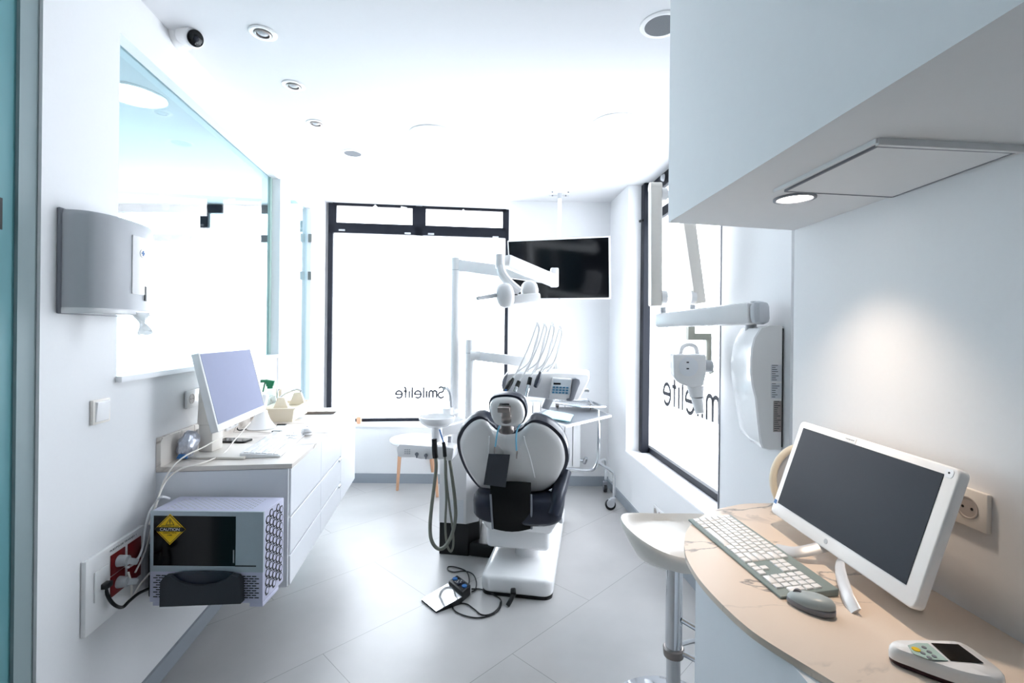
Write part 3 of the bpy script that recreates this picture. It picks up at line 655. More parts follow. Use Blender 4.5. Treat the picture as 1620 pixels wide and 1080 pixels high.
# ---------------------------------------------------------------- PC case hung on the end of the cabinet
Y1 = 1.755; c0 = P(238, 808, Y1); c1 = P(417, 807, Y1); zb = P(238, 952, Y1).z; ztp = c0.z
cw = c1.x - c0.x; chh = ztp - zb; cd = .158
pcx = T('computer_case', 'lavender-white computer case hanging at the end of the left cabinet', 'computer', ((c0.x+c1.x)/2, Y1, zb), 0)
MB().box(-cw/2, cw/2, .008, cd, .0, chh, .003).build('chassis', 'lav', pcx)
mb = MB(); mb.box(-cw/2, cw/2, 0, .008, 0, chh*.34, .001, 1); mb.build('lower_panel', 'lav', pcx)
zl = chh*.355
mb = MB(); mb.box(-cw/2, cw/2, 0, .008, chh*.95, chh); mb.box(-cw/2, cw/2, 0, .008, zl-.006, chh*.40); mb.box(-cw/2, -cw/2+.012, 0, .008, chh*.40, chh*.95); mb.box(cw/2-.022, cw/2, 0, .008, chh*.40, chh*.95)
mb.build('window_rim', 'rim', pcx, smooth=False)
MB().box(-cw/2+.012, cw*.255, .001, .006, chh*.40, chh*.95).build('glass_panel', 'blackg', pcx, smooth=False)
MB().box(cw*.255, cw/2-.022, .001, .0065, chh*.40, chh*.95).build('side_plate', 'rim', pcx, smooth=False)
MB().box(cw*.25, cw/2-.026, -.0005, .002, chh*.40, chh*.412).build('slot', 'black', pcx, smooth=False)
MB().box(cw*.235, cw*.243, -.001, .002, chh*.44, chh*.58).build('label_strip', 'lgrey', pcx, smooth=False)
for side in (-1, 1):
    mb = MB()
    for r in range(10):
        for k in range(3):
            x = side*(cw/2-.022-.02*k - (.01 if r % 2 else 0)); z = chh*.06 + r*chh*.026
            mb.box(x-.008, x+.008, -.0012, .001, z-.0016, z+.0016)
    mb.build('vent_slots', 'black', pcx, smooth=False)
# honeycomb front (faces the room)
mb = MB()
for r in range(9):
    for k in range(5):
        y = .03 + k*.026; z = .03 + r*(chh-.05)/8.6 + (.016 if k % 2 else 0)
        if z > chh-.02: continue
        pts = [(y + .0148*cos(pi/3*i), z + .0172*sin(pi/3*i)) for i in range(6)]
        mb.rings([[V((cw/2+.0004, p[0], p[1])) for p in pts], [V((cw/2+.0012, p[0], p[1])) for p in pts]])
        p2 = [(y + .0075*cos(pi/3*i)+.001, z + .0082*sin(pi/3*i)) for i in range(6)]
mb.build('honeycomb_grille', 'black', pcx, smooth=False)
mb = MB()
for r in range(9):
    for k in range(5):
        y = .03 + k*.026; z = .03 + r*(chh-.05)/8.6 + (.016 if k % 2 else 0)
        if z > chh-.02: continue
        p2 = [(y + .0098*cos(pi/3*i)+.001, z + .0115*sin(pi/3*i)+.001) for i in range(6)]
        mb.rings([[V((cw/2+.0012, p[0], p[1])) for p in p2], [V((cw/2+.0014, p[0], p[1])) for p in p2]])
mb.build('honeycomb_mesh', 'lav', pcx, smooth=False)
mb = MB()
for i in range(26):
    for j in range(6):
        x = -cw/2 + .045 + i*.0125; y = .03 + j*.018 + (.009 if i % 2 else 0); mb.prism(circ(x, y, .0042, 6), chh-.0005, chh+.0006)
mb.build('top_mesh', 'lgrey', pcx, smooth=False)
# sticker
sc = P(269, 837, Y1) ; sx_ = sc.x - (c0.x+c1.x)/2; sz_ = sc.z - zb; rr = .0575
mb = MB(); mb.prism([(rr, 0), (0, rr), (-rr, 0), (0, -rr)], 0, .0012, frame((sx_, .0008, sz_), (1, 0, 0), (0, 0, 1))); stk = mb.build('caution_sticker', 'yellow', pcx, smooth=False)
Fs = lambda dz, k=.0012: frame((sx_, .0008-k, sz_+dz), (1, 0, 0), (0, 0, 1))
mb = MB(); a = .0525
for (p, q_) in (((a, 0), (0, a)), ((0, a), (-a, 0)), ((-a, 0), (0, -a)), ((0, -a), (a, 0))):
    mb.bar(Fs(0, .0015) @ V((p[0], p[1], 0)), Fs(0, .0015) @ V((q_[0], q_[1], 0)), (0, 1, 0), .0006, .002)
mb.prism([(-.049, .008), (.049, .008), (.057, 0), (.049, -.008), (-.049, -.008), (-.057, 0)], 0, .0006, Fs(0, .0012))
for (p, q_) in (((-.015, .017), (.015, .017)), ((.015, .017), (0, .040)), ((0, .040), (-.015, .017))):
    mb.bar(Fs(0, .0015) @ V((p[0], p[1], 0)), Fs(0, .0015) @ V((q_[0], q_[1], 0)), (0, 1, 0), .0006, .0016)
mb.prism([(-.0012, .023), (.0012, .023), (.002, .034), (-.002, .034)], 0, .0005, Fs(0, .0012)); mb.prism(circ(0, .0205, .0014, 10), 0, .0005, Fs(0, .0012))
mb.build('sticker_border', 'black', stk, smooth=False)
for s_, dz, w_, h_, m_ in (('TEMPERED GLASS', .0125, .066, .005, 'black'), ('CAUTION', 0, .072, .0105, 'white'), ('HANDLE WITH', -.0125, .048, .005, 'black'), ('CARE', -.0205, .017, .005, 'black')):
    text('lettering', s_, m_, stk, Fs(dz, .0019), w_, h_, .0004)
# hanging cloth bag strap over the case
pc_p = lambda px, py: V((P(px, py, Y1).x-(c0.x+c1.x)/2, -.004, P(px, py, Y1).z-zb))
crad = T('document_pouch', 'dark grey curved pouch on the front of the computer case', 'pouch', (pcx.location.x, Y1-.0, zb))
outl = [pc_p(*p) for p in ((261, 953), (262, 913), (266, 907), (278, 904))] 
low = [(261, 953), (262, 914), (268, 906), (278, 905), (290, 914), (308, 919), (325, 920), (345, 918), (362, 911), (372, 904), (382, 906), (387, 912), (388, 948)]
mb = MB(); pts = [pc_p(*p) for p in low]; mb.hexa([p + V((0, -.0, 0)) for p in pts], [p + V((0, -.025, 0)) for p in pts], .001, 1); mb.build('front', 'char', crad)
up_ = [(278, 904.5), (290, 914), (308, 919), (325, 920), (345, 918), (362, 911), (372, 903.5), (355, 901.5), (325, 901), (292, 902)]
mb = MB(); pts = [pc_p(*p) for p in up_]; mb.hexa([p for p in pts], [p + V((0, -.012, 0)) for p in pts]); mb.build('inner_lining', 'navy', crad, smooth=False)
# brackets under the case
for px, lab in ((250, 1), (403, 2)):
    q = P(px, 951, Y1); mb = MB(); mb.box(-.02, .03 if lab == 2 else .03, .0, .12, -.014, 0, .002, mtx=Matrix.Translation((q.x-(c0.x+c1.x)/2, 0, 0))); mb.build('foot', 'lav', pcx)
mb = MB(); mb.box(-cw/2+.02, cw/2-.03, cd, .1+cd-.085, .06, chh-.03); mb.build('mounting_bracket', 'black', pcx)
# cables
def cable(name, label, pts, r, m='white', sm=8):
    o = T(name, label, 'cable', pts[0]); mb = MB(); mb.tube(pts, r, sm=sm); oo = mb.build('cord', m, o, world=True); return o
def onecable(name, label, pts, r, m='white', sm=8):
    mb = MB(); mb.tube(pts, r, sm=sm); return tag(mb.build(name, m), label, 'cable')
L_ = LW
onecable('monitor_cable', 'pale cable from behind the monitor down past the worktop edge', [P(396, 668, 2.42), P(372, 695, 2.25), P(352, 718, 2.1), P(320, 732, 1.96), P(285, 742, 1.89), P(262, 762, 1.86), P(247, 800, 1.80), LW(236, 850, .03), LW(226, 880, .035), LW(214, 905, .05)], .0032, 'offw')
onecable('monitor_cable', 'pale cable looping from the monitor stand over the worktop corner', [P(352, 690, 2.2), P(322, 707, 2.05), P(295, 720, 1.93), P(276, 735, 1.88), P(264, 752, 1.86), P(256, 770, 1.86), LW(246, 800, .03), LW(236, 830, .03)], .003, 'offw')
onecable('power_cable', 'white power cable arching over the corner of the computer case to the low panel', [P(268, 788, 1.84), P(255, 786, 1.80), LW(245, 797, .05), LW(236, 812, .04), LW(229, 840, .03), LW(225, 868, .03), LW(215, 888, .04), LW(203, 897, .05)], .0045, 'white')
onecable('power_cable', 'white power cable sagging beneath the plugs to the computer case', [LW(203, 905, .05), LW(208, 925, .05), LW(209, 945, .03), LW(221, 925, .04), P(238, 905, 1.80)], .0035, 'offw')
onecable('black_cable', 'thick black cable from the low panel curving to the computer case', [LW(167, 930, .02), LW(172, 945, .03), LW(182, 957, .04), LW(194, 960, .04), LW(205, 950, .05), LW(220, 938, .05), P(238, 930, 1.82)], .0055, 'black')
mb = MB(); a = LW(233, 890, .03); mb.box(-.02, .03, -.03, .03, -.13, .08, .006, mtx=Matrix.Translation(a+V((0, .06, -.02)))); tag(mb.build('power_adapter', 'black'), 'black power adapter tangle between wall and computer case', 'adapter')

# ================================================================== PAPER TOWEL DISPENSER
pY = 1.42
tdp = T('towel_dispenser', 'grey-white plastic paper towel dispenser on the near left wall', 'dispenser', LW(92, 412), TL)
zc = LW(92, 412).z; z1 = P(92, 329, 1.42).z - zc; z0 = P(92, 495, 1.42).z - zc
# plan profile in local (x out of the wall, y along)
prof = [(0, 0), (.04, .0), (.075, .008), (.10, .03), (.118, .065), (.128, .11), (.13, .16), (.128, .21), (.115, .26), (.085, .29), (.0, .30)]
pp = [(p.x, p.y) for p in spline([V((a, b_, 0)) for a, b_ in prof], 4)]
def lay(k, z, k2=1): return [V((x*k, .15+(y-.15)*k2, z)) for x, y in pp]
MB().rings([lay(.97, z0+.012), lay(1, z0+.02), lay(1, z1-.035), lay(.985, z1-.015), lay(.93, z1-.003, .98), lay(.85, z1, .96)]).build('cover', 'lgrey', tdp, angle=40)
MB().rings([lay(1.0, z0), lay(1.035, z0+.004, 1.01), lay(1.035, z0+.014, 1.01), lay(1.0, z0+.018)]).build('bottom_lip', 'white', tdp, angle=40)
MB().box(-.0, .01, -.008, .308, z0-.002, z1+.003, .004).build('back_plate', 'grey', tdp)
MB().box(.1285, .1325, .12, .20, z0+.07, z1-.05, .002).build('level_window', 'white', tdp)
MB().box(.131, .134, .185, .192, z0+.05, z0+.10).build('slit', 'black', tdp)
b__ = MB().lathe([(.001, .132), (.014, .132), (.014, .1345), (.001, .1345)], (0, .17, z0+.21), (1, 0, 0), sx=1, sy=1).build('badge', 'white', tdp)
mb = MB(); mb.box(.1345, .1355, .162, .178, z0+.208, z0+.213); mb.box(.1345, .1355, .167, .173, z0+.202, z0+.219); mb.build('badge_mark', 'blue', tdp, smooth=False)
q = [P(207, 497, 1.56), P(228, 497, 1.58), P(236, 520, 1.58), P(228, 531, 1.56), P(209, 517, 1.55)]
b = bmesh.new(); gv = []
tc_ = [P(207, 494, 1.57), P(229, 494, 1.60), P(237, 522, 1.60), P(226, 532, 1.57)]
for i in range(9):
    row = []
    for j in range(9):
        s_, t_ = j/8, i/8; pp_ = tc_[0].lerp(tc_[1], s_).lerp(tc_[3].lerp(tc_[2], s_), t_)
        row.append(b.verts.new(pp_ + V((.012*sin(s_*9+t_*3), .014*cos(s_*7-t_*4), .004*sin(s_*11)*t_))))
    gv.append(row)
for i in range(8):
    for j in range(8): b.faces.new((gv[i][j], gv[i][j+1], gv[i+1][j+1], gv[i+1][j]))
mb = MB(); mb.merge(b); tag(mb.build('paper_towel', 'tissue', angle=60), 'white paper towel sticking out under the dispenser', 'paper towel')

# ================================================================== SECURITY CAMERA
q = LW(279, 52); sc_ = T('security_camera', 'white dome security camera high on the left wall', 'camera', q, TL)
MB().lathe([(.001, 0), (.052, 0), (.054, .006), (.05, .02), (.044, .03), (.001, .032)], (0, 0, 0), (1, 0, 0)).build('wall_plate', 'white', sc_)
MB().lathe([(.001, .02), (.036, .02), (.036, .05), (.001, .055)], (0, 0, 0), (1, -.15, -.1)).build('neck_ring', 'grey', sc_)
sc_.scale = (1.3, 1.3, 1.3); ax = V((1, -.62, -.5)).normalized()
MB().lathe([(.001, .02), (.022, .024), (.031, .045), (.033, .06), (.031, .098), (.026, .104), (.001, .104)], (0, 0, 0), ax).build('camera_body', 'white', sc_)
MB().lathe([(.001, .1), (.024, .1), (.025, .108), (.02, .111), (.001, .111)], (0, 0, 0), ax).build('face', 'blackg', sc_)
MB().lathe([(.001, .11), (.010, .11), (.008, .114), (.001, .115)], (0, 0, 0), ax).build('lens', 'screen', sc_)

# ================================================================== TV
tvc = V((.392, 4.08, 1.992)); tv = T('television', 'black-screened television with thin white frame hanging tilted from the ceiling pole', 'television', tvc)
yaw, tilt = -.2808, -.2543; w, h = .88, .524
e = V((cos(yaw), sin(yaw), 0)); n = V((sin(yaw), -cos(yaw), 0)); up = V((0, 0, 1))*cos(tilt) - n*sin(tilt); mt = Matrix((e, up, e.cross(up))).transposed().to_4x4()
put(MB().prism(rrect(-w/2, w/2, -h/2, h/2, .004), -.05, 0, None, .002), mt).build('casing', 'white', tv)
put(MB().box(-w/2+.009, w/2-.011, -h/2+.012, h/2-.009, 0, .0015), mt).build('screen', 'blackg', tv, smooth=False)
mb = MB(); mb.box(-.008, .008, -h/2+.003, -h/2+.008, 0, .002); put(mb, mt); mb.build('badge', 'grey', tv)
top = G(884, 309, CEIL); mb = MB(); pb = V((tvc.x+.02, 4.14, tvc.z-.1))
cpole = T('television_mount', 'thin white ceiling pole with bolted plate carrying the television', 'mount', (pb.x, 4.2, CEIL))
px_ = top.x
MB().cyl((top.x-.0, 4.2, tvc.z-.15), (top.x, 4.2, CEIL-.004), .017).build('pole', 'white', cpole).location = (-pb.x, -4.2, -CEIL)
MB().cyl((top.x-pb.x, 0, -.055), (top.x-pb.x, 0, -.006), .021).build('collar', 'lgrey', cpole)
MB().box(top.x-pb.x-.09, top.x-pb.x+.09, -.07, .09, -.008, -.0005, .002).build('ceiling_plate', 'white', cpole)
for dx, dy in ((-.07, -.05), (.07, -.05), (-.06, .06), (.06, .06), (0, .07)):
    MB().cyl((top.x-pb.x+dx, dy, -.016), (top.x-pb.x+dx, dy, -.006), .007, n=8).build('bolt', 'grey', cpole)
mb = MB(); mb.bar((top.x, 4.2, tvc.z), (tvc.x, 4.13, tvc.z), (0, 0, 1), .12, .03, .004); mb.build('bracket', 'lgrey', cpole, world=True)

# ================================================================== DENTAL CHAIR
A = -.168; DX = V((cos(A), sin(A), 0)); DY = V((-sin(A), cos(A), 0)); UZ = V((0, 0, 1))
DO = V((.034, 2.59, 0))
def D(x, y, z): return DO + DX*x + DY*y + UZ*z
chair = T('dental_chair', 'white and navy dental chair seen from behind in the middle of the room', 'dental chair', DO, A)
MB().prism(rrect(-.194, .198, 0, 1.16, .05), 0, .014).build('floor_gasket', 'black', chair)
MB().prism(rrect(-.199, .203, -.004, 1.165, .055), .012, .105, None, .022, 4).build('base', 'white', chair)
MB().cyl((.02, .32, .1), (.02, .32, .2), .075, .07).build('lift_column', 'white', chair)
mb = MB(); mb.box(-.215, .165, .20, .62, .165, .33, .03, 3); mb.build('lift_housing', 'white', chair)
mb = MB(); q = [( -.26, .17), (.22, .17), (.22, .95), (-.26, .95)]
mb.hexa([(-.2, .2, .27), (.17, .2, .27), (.17, .95, .30), (-.2, .95, .30)], [(-.27, .16, .375), (.225, .16, .375), (.225, 1.05, .39), (-.27, 1.05, .39)], .02, 3); mb.build('seat_frame', 'white', chair)
def cush(x0, x1, y0, y1, z0, z1, bev): return MB().box(x0, x1, y0, y1, z0, z1, bev, 4)
mb = MB()
def sl(y, w, zb, zt): # cross-section of seat: raised sides
    pts = []
    for i in range(24):
        a = 2*pi*i/24; cx = abs(cos(a))**.5*(1 if cos(a) > 0 else -1); sz = abs(sin(a))**.6*(1 if sin(a) > 0 else -1)
        z = (zb+zt)/2 + sz*(zt-zb)/2
        if sz > 0: z += .035*cx*cx
        pts.append(V((cx*w/2 - .02, y, z)))
    return pts
mb.rings([sl(.10, .36, .37, .44), sl(.11, .46, .35, .48), sl(.15, .52, .34, .51), sl(.3, .53, .34, .50), sl(.6, .52, .36, .49), sl(.95, .46, .40, .50), sl(1.06, .42, .41, .50), sl(1.10, .34, .43, .48)])
mb.build('seat', 'navy', chair, angle=60)
# side bolster rising to the backrest (right)
mb = MB(); mb.tube([D(.185, .15, .42), D(.205, .17, .49), D(.228, .23, .56), D(.245, .27, .63)], .04, sm=5, n=16, flat=(DX, .042, .06)); mb.build('side_bolster', 'navy', chair, world=True)
mb = MB(); mb.box(.215, .235, .28, .33, .31, .345, .003); mb.build('bumper', 'lgrey', chair)
# backrest
bt = radians(27); p0 = P(812, 775, 2.86); upb = UZ*cos(bt) - DY*sin(bt); nb = DX.cross(upb)
if nb.y > 0: nb = -nb
ol = [(795, 678), (801, 680), (814, 679), (825, 675), (834, 667.5), (843, 662.5), (853, 662.5), (869.6, 668.5), (884, 680), (893.5, 692), (899, 706), (901, 722), (899, 735), (893, 748), (884.5, 762), (870, 774), (852, 778.5), (812, 779), (778, 779), (762, 774), (748, 760.5), (735, 741), (725.5, 718), (722, 697), (726, 683), (733, 671.5), (744, 661), (757, 656.3), (768, 660), (777, 668.5), (787, 675.5)]
cb = RP(812, 722, p0, nb)
op = spline([RP(px, py, p0, nb) for px, py in ol], 4, True)
def lay3(pts, c, n, k, t, drop=0): return [c + (p-c)*k + n*t for p in pts]
nav = MB().rings([lay3(op, cb, nb, .90, .010), lay3(op, cb, nb, .985, .006), lay3(op, cb, nb, 1.0, -.012), lay3(op, cb, nb, .995, -.045), lay3(op, cb, nb, .96, -.07), lay3(op, cb, nb, .85, -.08)])
nav.build('backrest_cushion', 'navy', chair, world=True, angle=60)
sp_ = [cb + (p-cb)*(1 - .012/max((p-cb).length, .1)*1.6) for p in op]
mb = MB().rings([lay3(sp_, cb, nb, .985, .000), lay3(sp_, cb, nb, .985, .012), lay3(sp_, cb, nb, .965, .022), lay3(sp_, cb, nb, .90, .034), lay3(sp_, cb, nb, .75, .046), lay3(sp_, cb, nb, .5, .054), lay3(sp_, cb, nb, .25, .057), lay3(sp_, cb, nb, .02, .058)])
bs = mb.build('backrest_shell', 'shell', chair, world=True, angle=70)
for pts in ([(774, 690), (774, 700), (773, 712), (772, 725)], [(829, 690), (831, 700), (838, 722), (843, 742), (846, 755)]):
    mb = MB(); mb.tube([RP(px, py, p0 + nb*(.056 if px > 800 else .0565), nb) for px, py in pts], .0035, n=8, sm=5); mb.build('shell_seam', 'white', bs, world=True)
# lower back cover
n2 = (nb*.6 + V((0, -1, .0))*.5).normalized()
fl = [(775, 762), (840, 763), (843, 790), (841, 838), (812, 838), (780, 832), (775.5, 800)]
mb = MB()
colr = []
for k in range(9):
    t = k/8; y = 763 + t*73; bulge = .03*sin(pi*min(1, t*1.15))
    Yk = 2.70 + .0*t
    row = []
    for j in range(7):
        s_ = j/6; pxx = (775 + t*4.5) + s_*(65.5 - t*3.5 - .5); yy = y + (5*sin(pi*s_)*t) - (1-t)*2*sin(pi*s_)
        row.append(P(pxx, yy, Yk - bulge - .015*sin(pi*s_)))
    colr.append(row)
b = bmesh.new(); gv = [[b.verts.new(p) for p in r] for r in colr]
for i in range(8):
    for j in range(6): b.faces.new((gv[i][j], gv[i][j+1], gv[i+1][j+1], gv[i+1][j]))
bmesh.ops.solidify(b, geom=b.faces[:], thickness=-.02); mb.merge(b); hc_ = mb.build('hinge_cover', 'black', chair, world=True, angle=60)
for s_ in (0, 6):
    mb = MB(); mb.tube([r[s_] + V((0, -.004, 0)) for r in colr[2:]], .006, n=8); mb.build('cover_edge', 'grey', hc_, world=True)
mb = MB(); mb.bar(P(810, 800, 2.75), P(812, 812, 2.95), (1, 0, 0), .22, .2, .02); mb.build('tilt_block', 'black', chair, world=True)
# headrest
ht = radians(16); uph = UZ*cos(ht) - DY*sin(ht); nh = DX.cross(uph)
if nh.y > 0: nh = -nh
ph = P(802, 652, 2.50)
ho = [(803, 624), (818, 626.5), (828, 634), (833, 646), (833, 657), (828, 668), (818, 672), (802, 672.5), (787, 671), (778, 661), (773.5, 646), (774, 634), (780, 627), (790, 624.5)]
hp3 = spline([RP(px, py, ph, nh) for px, py in ho], 4, True); chh_ = RP(803, 648, ph, nh)
MB().rings([lay3(hp3, chh_, nh, .9, .004), lay3(hp3, chh_, nh, 1, 0), lay3(hp3, chh_, nh, 1.01, -.02), lay3(hp3, chh_, nh, .98, -.05), lay3(hp3, chh_, nh, .85, -.065)]).build('headrest_cushion', 'navy', chair, world=True, angle=60)
hq = [chh_ + (p-chh_)*.93 + V((-.001, 0, -.004)) for p in hp3]
MB().rings([lay3(hq, chh_, nh, .99, .0), lay3(hq, chh_, nh, .98, .012), lay3(hq, chh_, nh, .9, .028), lay3(hq, chh_, nh, .7, .038), lay3(hq, chh_, nh, .4, .042), lay3(hq, chh_, nh, .02, .043)]).build('headrest_shell', 'shell', chair, world=True, angle=70)
mb = MB(); h1 = RP(798, 641, ph+nh*.05, nh); h2 = RP(798, 653, ph+nh*.05, nh)
mb.box(-.033, .033, -.012, .016, -.022, .022, .004, mtx=frame(RP(798, 647, ph+nh*.05, nh), DX, uph)); mb.build('headrest_clamp', 'metal', chair, world=True)
mb = MB(); mb.tube([RP(800, 650, ph+nh*.055, nh), RP(801, 662, ph+nh*.062, nh), RP(800.5, 675, p0+nb*.085, nb), RP(801, 684, p0+nb*.06, nb)], .02, n=12, sm=4, flat=(DX, .026, .009)); nk = mb.build('headrest_stem', 'metal', chair, world=True)
mb = MB(); mb.rings([[RP(801, 679, p0+nb*.045, nb) + (DX*cos(a)*k*.046 + upb*sin(a)*k*.024) + nb*t for a in [2*pi*i/24 for i in range(24)]] for k, t in ((1, -.01), (1, .012), (.9, .018), (.02, .019))]); mb.build('stem_socket', 'metal', chair, world=True)
mb = MB(); mb.box(-.025, .025, -.004, .004, -.003, .006, .001, mtx=frame(RP(798, 639, ph+nh*.06, nh), DX, uph)); mb.box(-.02, .02, -.004, .004, -.003, .006, .001, mtx=frame(RP(801, 679, p0+nb*.068, nb), DX, upb)); mb.build('clamp_slot', 'black', nk, world=True)
# bib cords and pad hanging on the backrest
bib = T('bib_holder', 'light blue bib cord with metal clips hanging down the back of the dental chair', 'bib holder', RP(801, 676, p0+nb*.09, nb))
for pts in ([(793, 668), (788, 680), (785.5, 692), (783.5, 706)], [(825, 667), (818, 680), (816.5, 695), (817, 712)]):
    mb = MB(); mb.tube([RP(px, py, p0 + nb*.085, nb) for px, py in pts], .0042, n=8, sm=5); mb.build('cord', 'sky', bib, world=True)
for px, py in ((782.5, 711), (817.5, 719)):
    mb = MB(); mb.tube([RP(px+.8, py-5, p0 + nb*.085, nb), RP(px, py, p0 + nb*.085, nb), RP(px-.3, py+6, p0 + nb*.083, nb)], [.005, .003], n=8); mb.build('clip', 'metal', bib, world=True)
pad = T('charcoal_bib', 'flat charcoal bib card hanging from the left clip behind the dental chair', 'bib', RP(787, 718, p0+nb*.08, nb))
mb = MB(); q = [(773, 717), (807, 718.5), (799.8, 770), (765, 765.8)]; n3 = V((0, -1, -.1)).normalized(); pp3 = RP(787, 717, p0+nb*.08, nb)
mb.hexa([RP(px, py, pp3, n3) for px, py in q], [RP(px, py, pp3, n3)+n3*.008 for px, py in q], .002); mb.build('pad', 'char', pad, world=True)

# ================================================================== UNIT COLUMN
uc = T('dental_unit', 'white dental unit column with black foot left of the chair', 'dental unit', (-.34, 3.1, 0))
bl = [(-.459, 3.09), (-.27, 3.06), (-.20, 3.12), (-.20, 3.42), (-.459, 3.42)]
MB().prism(bl, 0, .205, None, .004).build('foot_block', 'black', uc, world=True)
MB().prism([(-.26, 3.055), (-.099, 3.02), (-.042, 3.36), (-.24, 3.40)], 0, .088, None, .02, 3).build('floor_link', 'black', uc, world=True)
def inset(pts, k, c=(-.33, 3.25)): return [(c[0]+(x-c[0])*k, c[1]+(y-c[1])*k) for x, y in pts]
wh = [(-.461, 3.085), (-.285, 3.06), (-.205, 3.11), (-.195, 3.43), (-.461, 3.43)]
MB().prism(wh, .205, .72, None, .006).build('column_body', 'white', uc, world=True)
mb = MB(); mb.box(-.395, -.18, 3.1, 3.42, .70, .88, .02, 3); mb.build('column_head', 'white', uc, world=True)
q = P(735, 800, 3.06); mb = MB(); mb.box(-.46+.07, -.30, 3.062, 3.066, .215, .36); mb.build('service_hatch', 'whitem', uc, world=True, smooth=False)
mb = MB(); mb.tube([P(716, 660, 3.05), P(714, 640, 3.05), P(712, 622, 3.05), P(707, 614, 3.03), P(703, 614, 3.0)], .011, sm=5); mb.build('water_spout', 'lgrey', uc, world=True)
# bowl
bc = P(691.5, 659, 2.95); bowl = T('cuspidor_bowl', 'round white spittoon bowl left of the dental chair', 'spittoon', bc)
MB().lathe([(.001, -.058), (.028, -.06), (.07, -.055), (.102, -.035), (.113, -.008), (.1135, .002), (.108, .004), (.104, -.006), (.09, -.024), (.05, -.034), (.001, -.036)]).build('bowl', 'white', bowl, angle=60)
mb = MB(); mb.cyl((0, 0, -.06), (.0, .0, -.15), .034, .036); mb.build('neck', 'white', bowl)
mb = MB(); mb.bar((.02, .03, -.10), (.26, .18, -.055), (0, 0, 1), .06, .06, .01); mb.build('support_arm', 'white', bowl)
mb = MB(); mb.cyl((.06, .05, .01), (.06, .05, .045), .034, .034); mb.cyl((.06, .05, .045), (.06, .05, .05), .036, .03); mb.bar((.07, .06, .015), (.12, .10, .02), (0, 0, 1), .03, .03, .006); mb.build('cup_filler', 'white', bowl)
# assistant tray with suction handles
tp = lambda px, py, Y=2.88: P(px, py, Y)
ht_ = T('suction_tray', 'white holder tray with suction tubes below the spittoon bowl', 'holder', tp(672, 712))
ot = [(627, 711), (628, 706), (632, 702.5), (640, 703), (684, 706), (700, 707), (717, 708.5), (718, 711), (715, 728), (709, 729), (705, 726.5), (700, 726), (695, 727.5), (690, 726), (684, 725.5), (678, 727), (673, 724.5), (668, 726), (662, 725.5), (657, 723), (634, 723.5), (629, 722)]
q = [tp(*p) for p in ot]
MB().hexa(q, [p + V((.015, .13, .0)) for p in q], .005, 2).build('tray_body', 'white', ht_, world=True)
mb = MB(); q = [tp(632, 703), tp(640, 704), tp(717, 709), tp(713, 703, 3.0), tp(640, 698, 3.0)]
for px, py in ((659.5, 718), (674, 720)):
    mb = MB(); a_ = tp(px, py, 2.877); mb.cyl(a_, a_+V((0, -.006, 0)), .011, .011, 14); mb.bar(a_+V((0, -.004, -.004)), a_+V((0, -.004, -.022)), (1, 0, 0), .008, .006); mb.build('empty_holder', 'grey', ht_, world=True)
mb = MB()
for i in range(3):
    for j in range(3):
        a_ = tp(641 + i*3.4, 711 + j*3, 2.876); mb.box(a_.x-.004, a_.x+.004, a_.y-.003, a_.y, a_.z-.003, a_.z+.003)
mb.build('button_field', 'lgrey', ht_, world=True, smooth=False)
mb = MB(); mb.cyl(P(711, 690, 3.03), P(711, 712, 3.0), .012); mb.build('post', 'grey', ht_, world=True)
sx1 = T('suction_hose', 'thick grey suction hose with black handle hanging left of the chair', 'hose', tp(688, 700, 2.84))
mb = MB(); mb.tube([tp(687, 694, 2.84), tp(687.5, 706, 2.84), tp(688, 716, 2.84), tp(689, 724, 2.84)], .015, sm=4, flat=(V((1, 0, 0)), .017, .014)); mb.build('handle', 'black', sx1, world=True)
mb = MB(); mb.tube([tp(*p) for p in ((689, 723, 2.84), (690, 740, 2.84), (686, 775, 2.84), (683, 800, 2.83), (680.5, 828, 2.82), (681.5, 850, 2.80), (688, 864, 2.79), (697, 868, 2.79), (706, 862, 2.80), (715, 845, 2.84), (720.5, 820, 2.88), (720, 795, 2.9), (716, 760, 2.9), (711.5, 727, 2.92))], .0105, sm=6); mb.build('tube', 'hose', sx1, world=True)
sx2 = T('saliva_ejector', 'thin hose with a blue-tipped black handle hanging beside the suction hose', 'hose', tp(702, 700, 2.84))
mb = MB(); mb.tube([tp(695.5, 679, 2.83), tp(698, 688, 2.83), tp(702, 700, 2.83)], .0045, sm=4); mb.build('blue_tip', 'blue', sx2, world=True)
mb = MB(); mb.tube([tp(701.5, 699, 2.83), tp(703, 708, 2.83), tp(704, 722, 2.83)], .011, sm=4, flat=(V((1, 0, 0)), .0115, .010)); mb.build('handle', 'black', sx2, world=True)
mb = MB(); mb.tube([tp(*p) for p in ((704, 721, 2.83), (704.5, 750, 2.84), (706, 790, 2.84), (704.5, 830, 2.83), (707, 860, 2.82), (713, 872, 2.82), (717, 862, 2.84), (716.5, 840, 2.86), (711, 800, 2.88), (706.5, 760, 2.9), (705.5, 728, 2.92))], .0068, sm=6); mb.build('tube', 'hose', sx2, world=True)

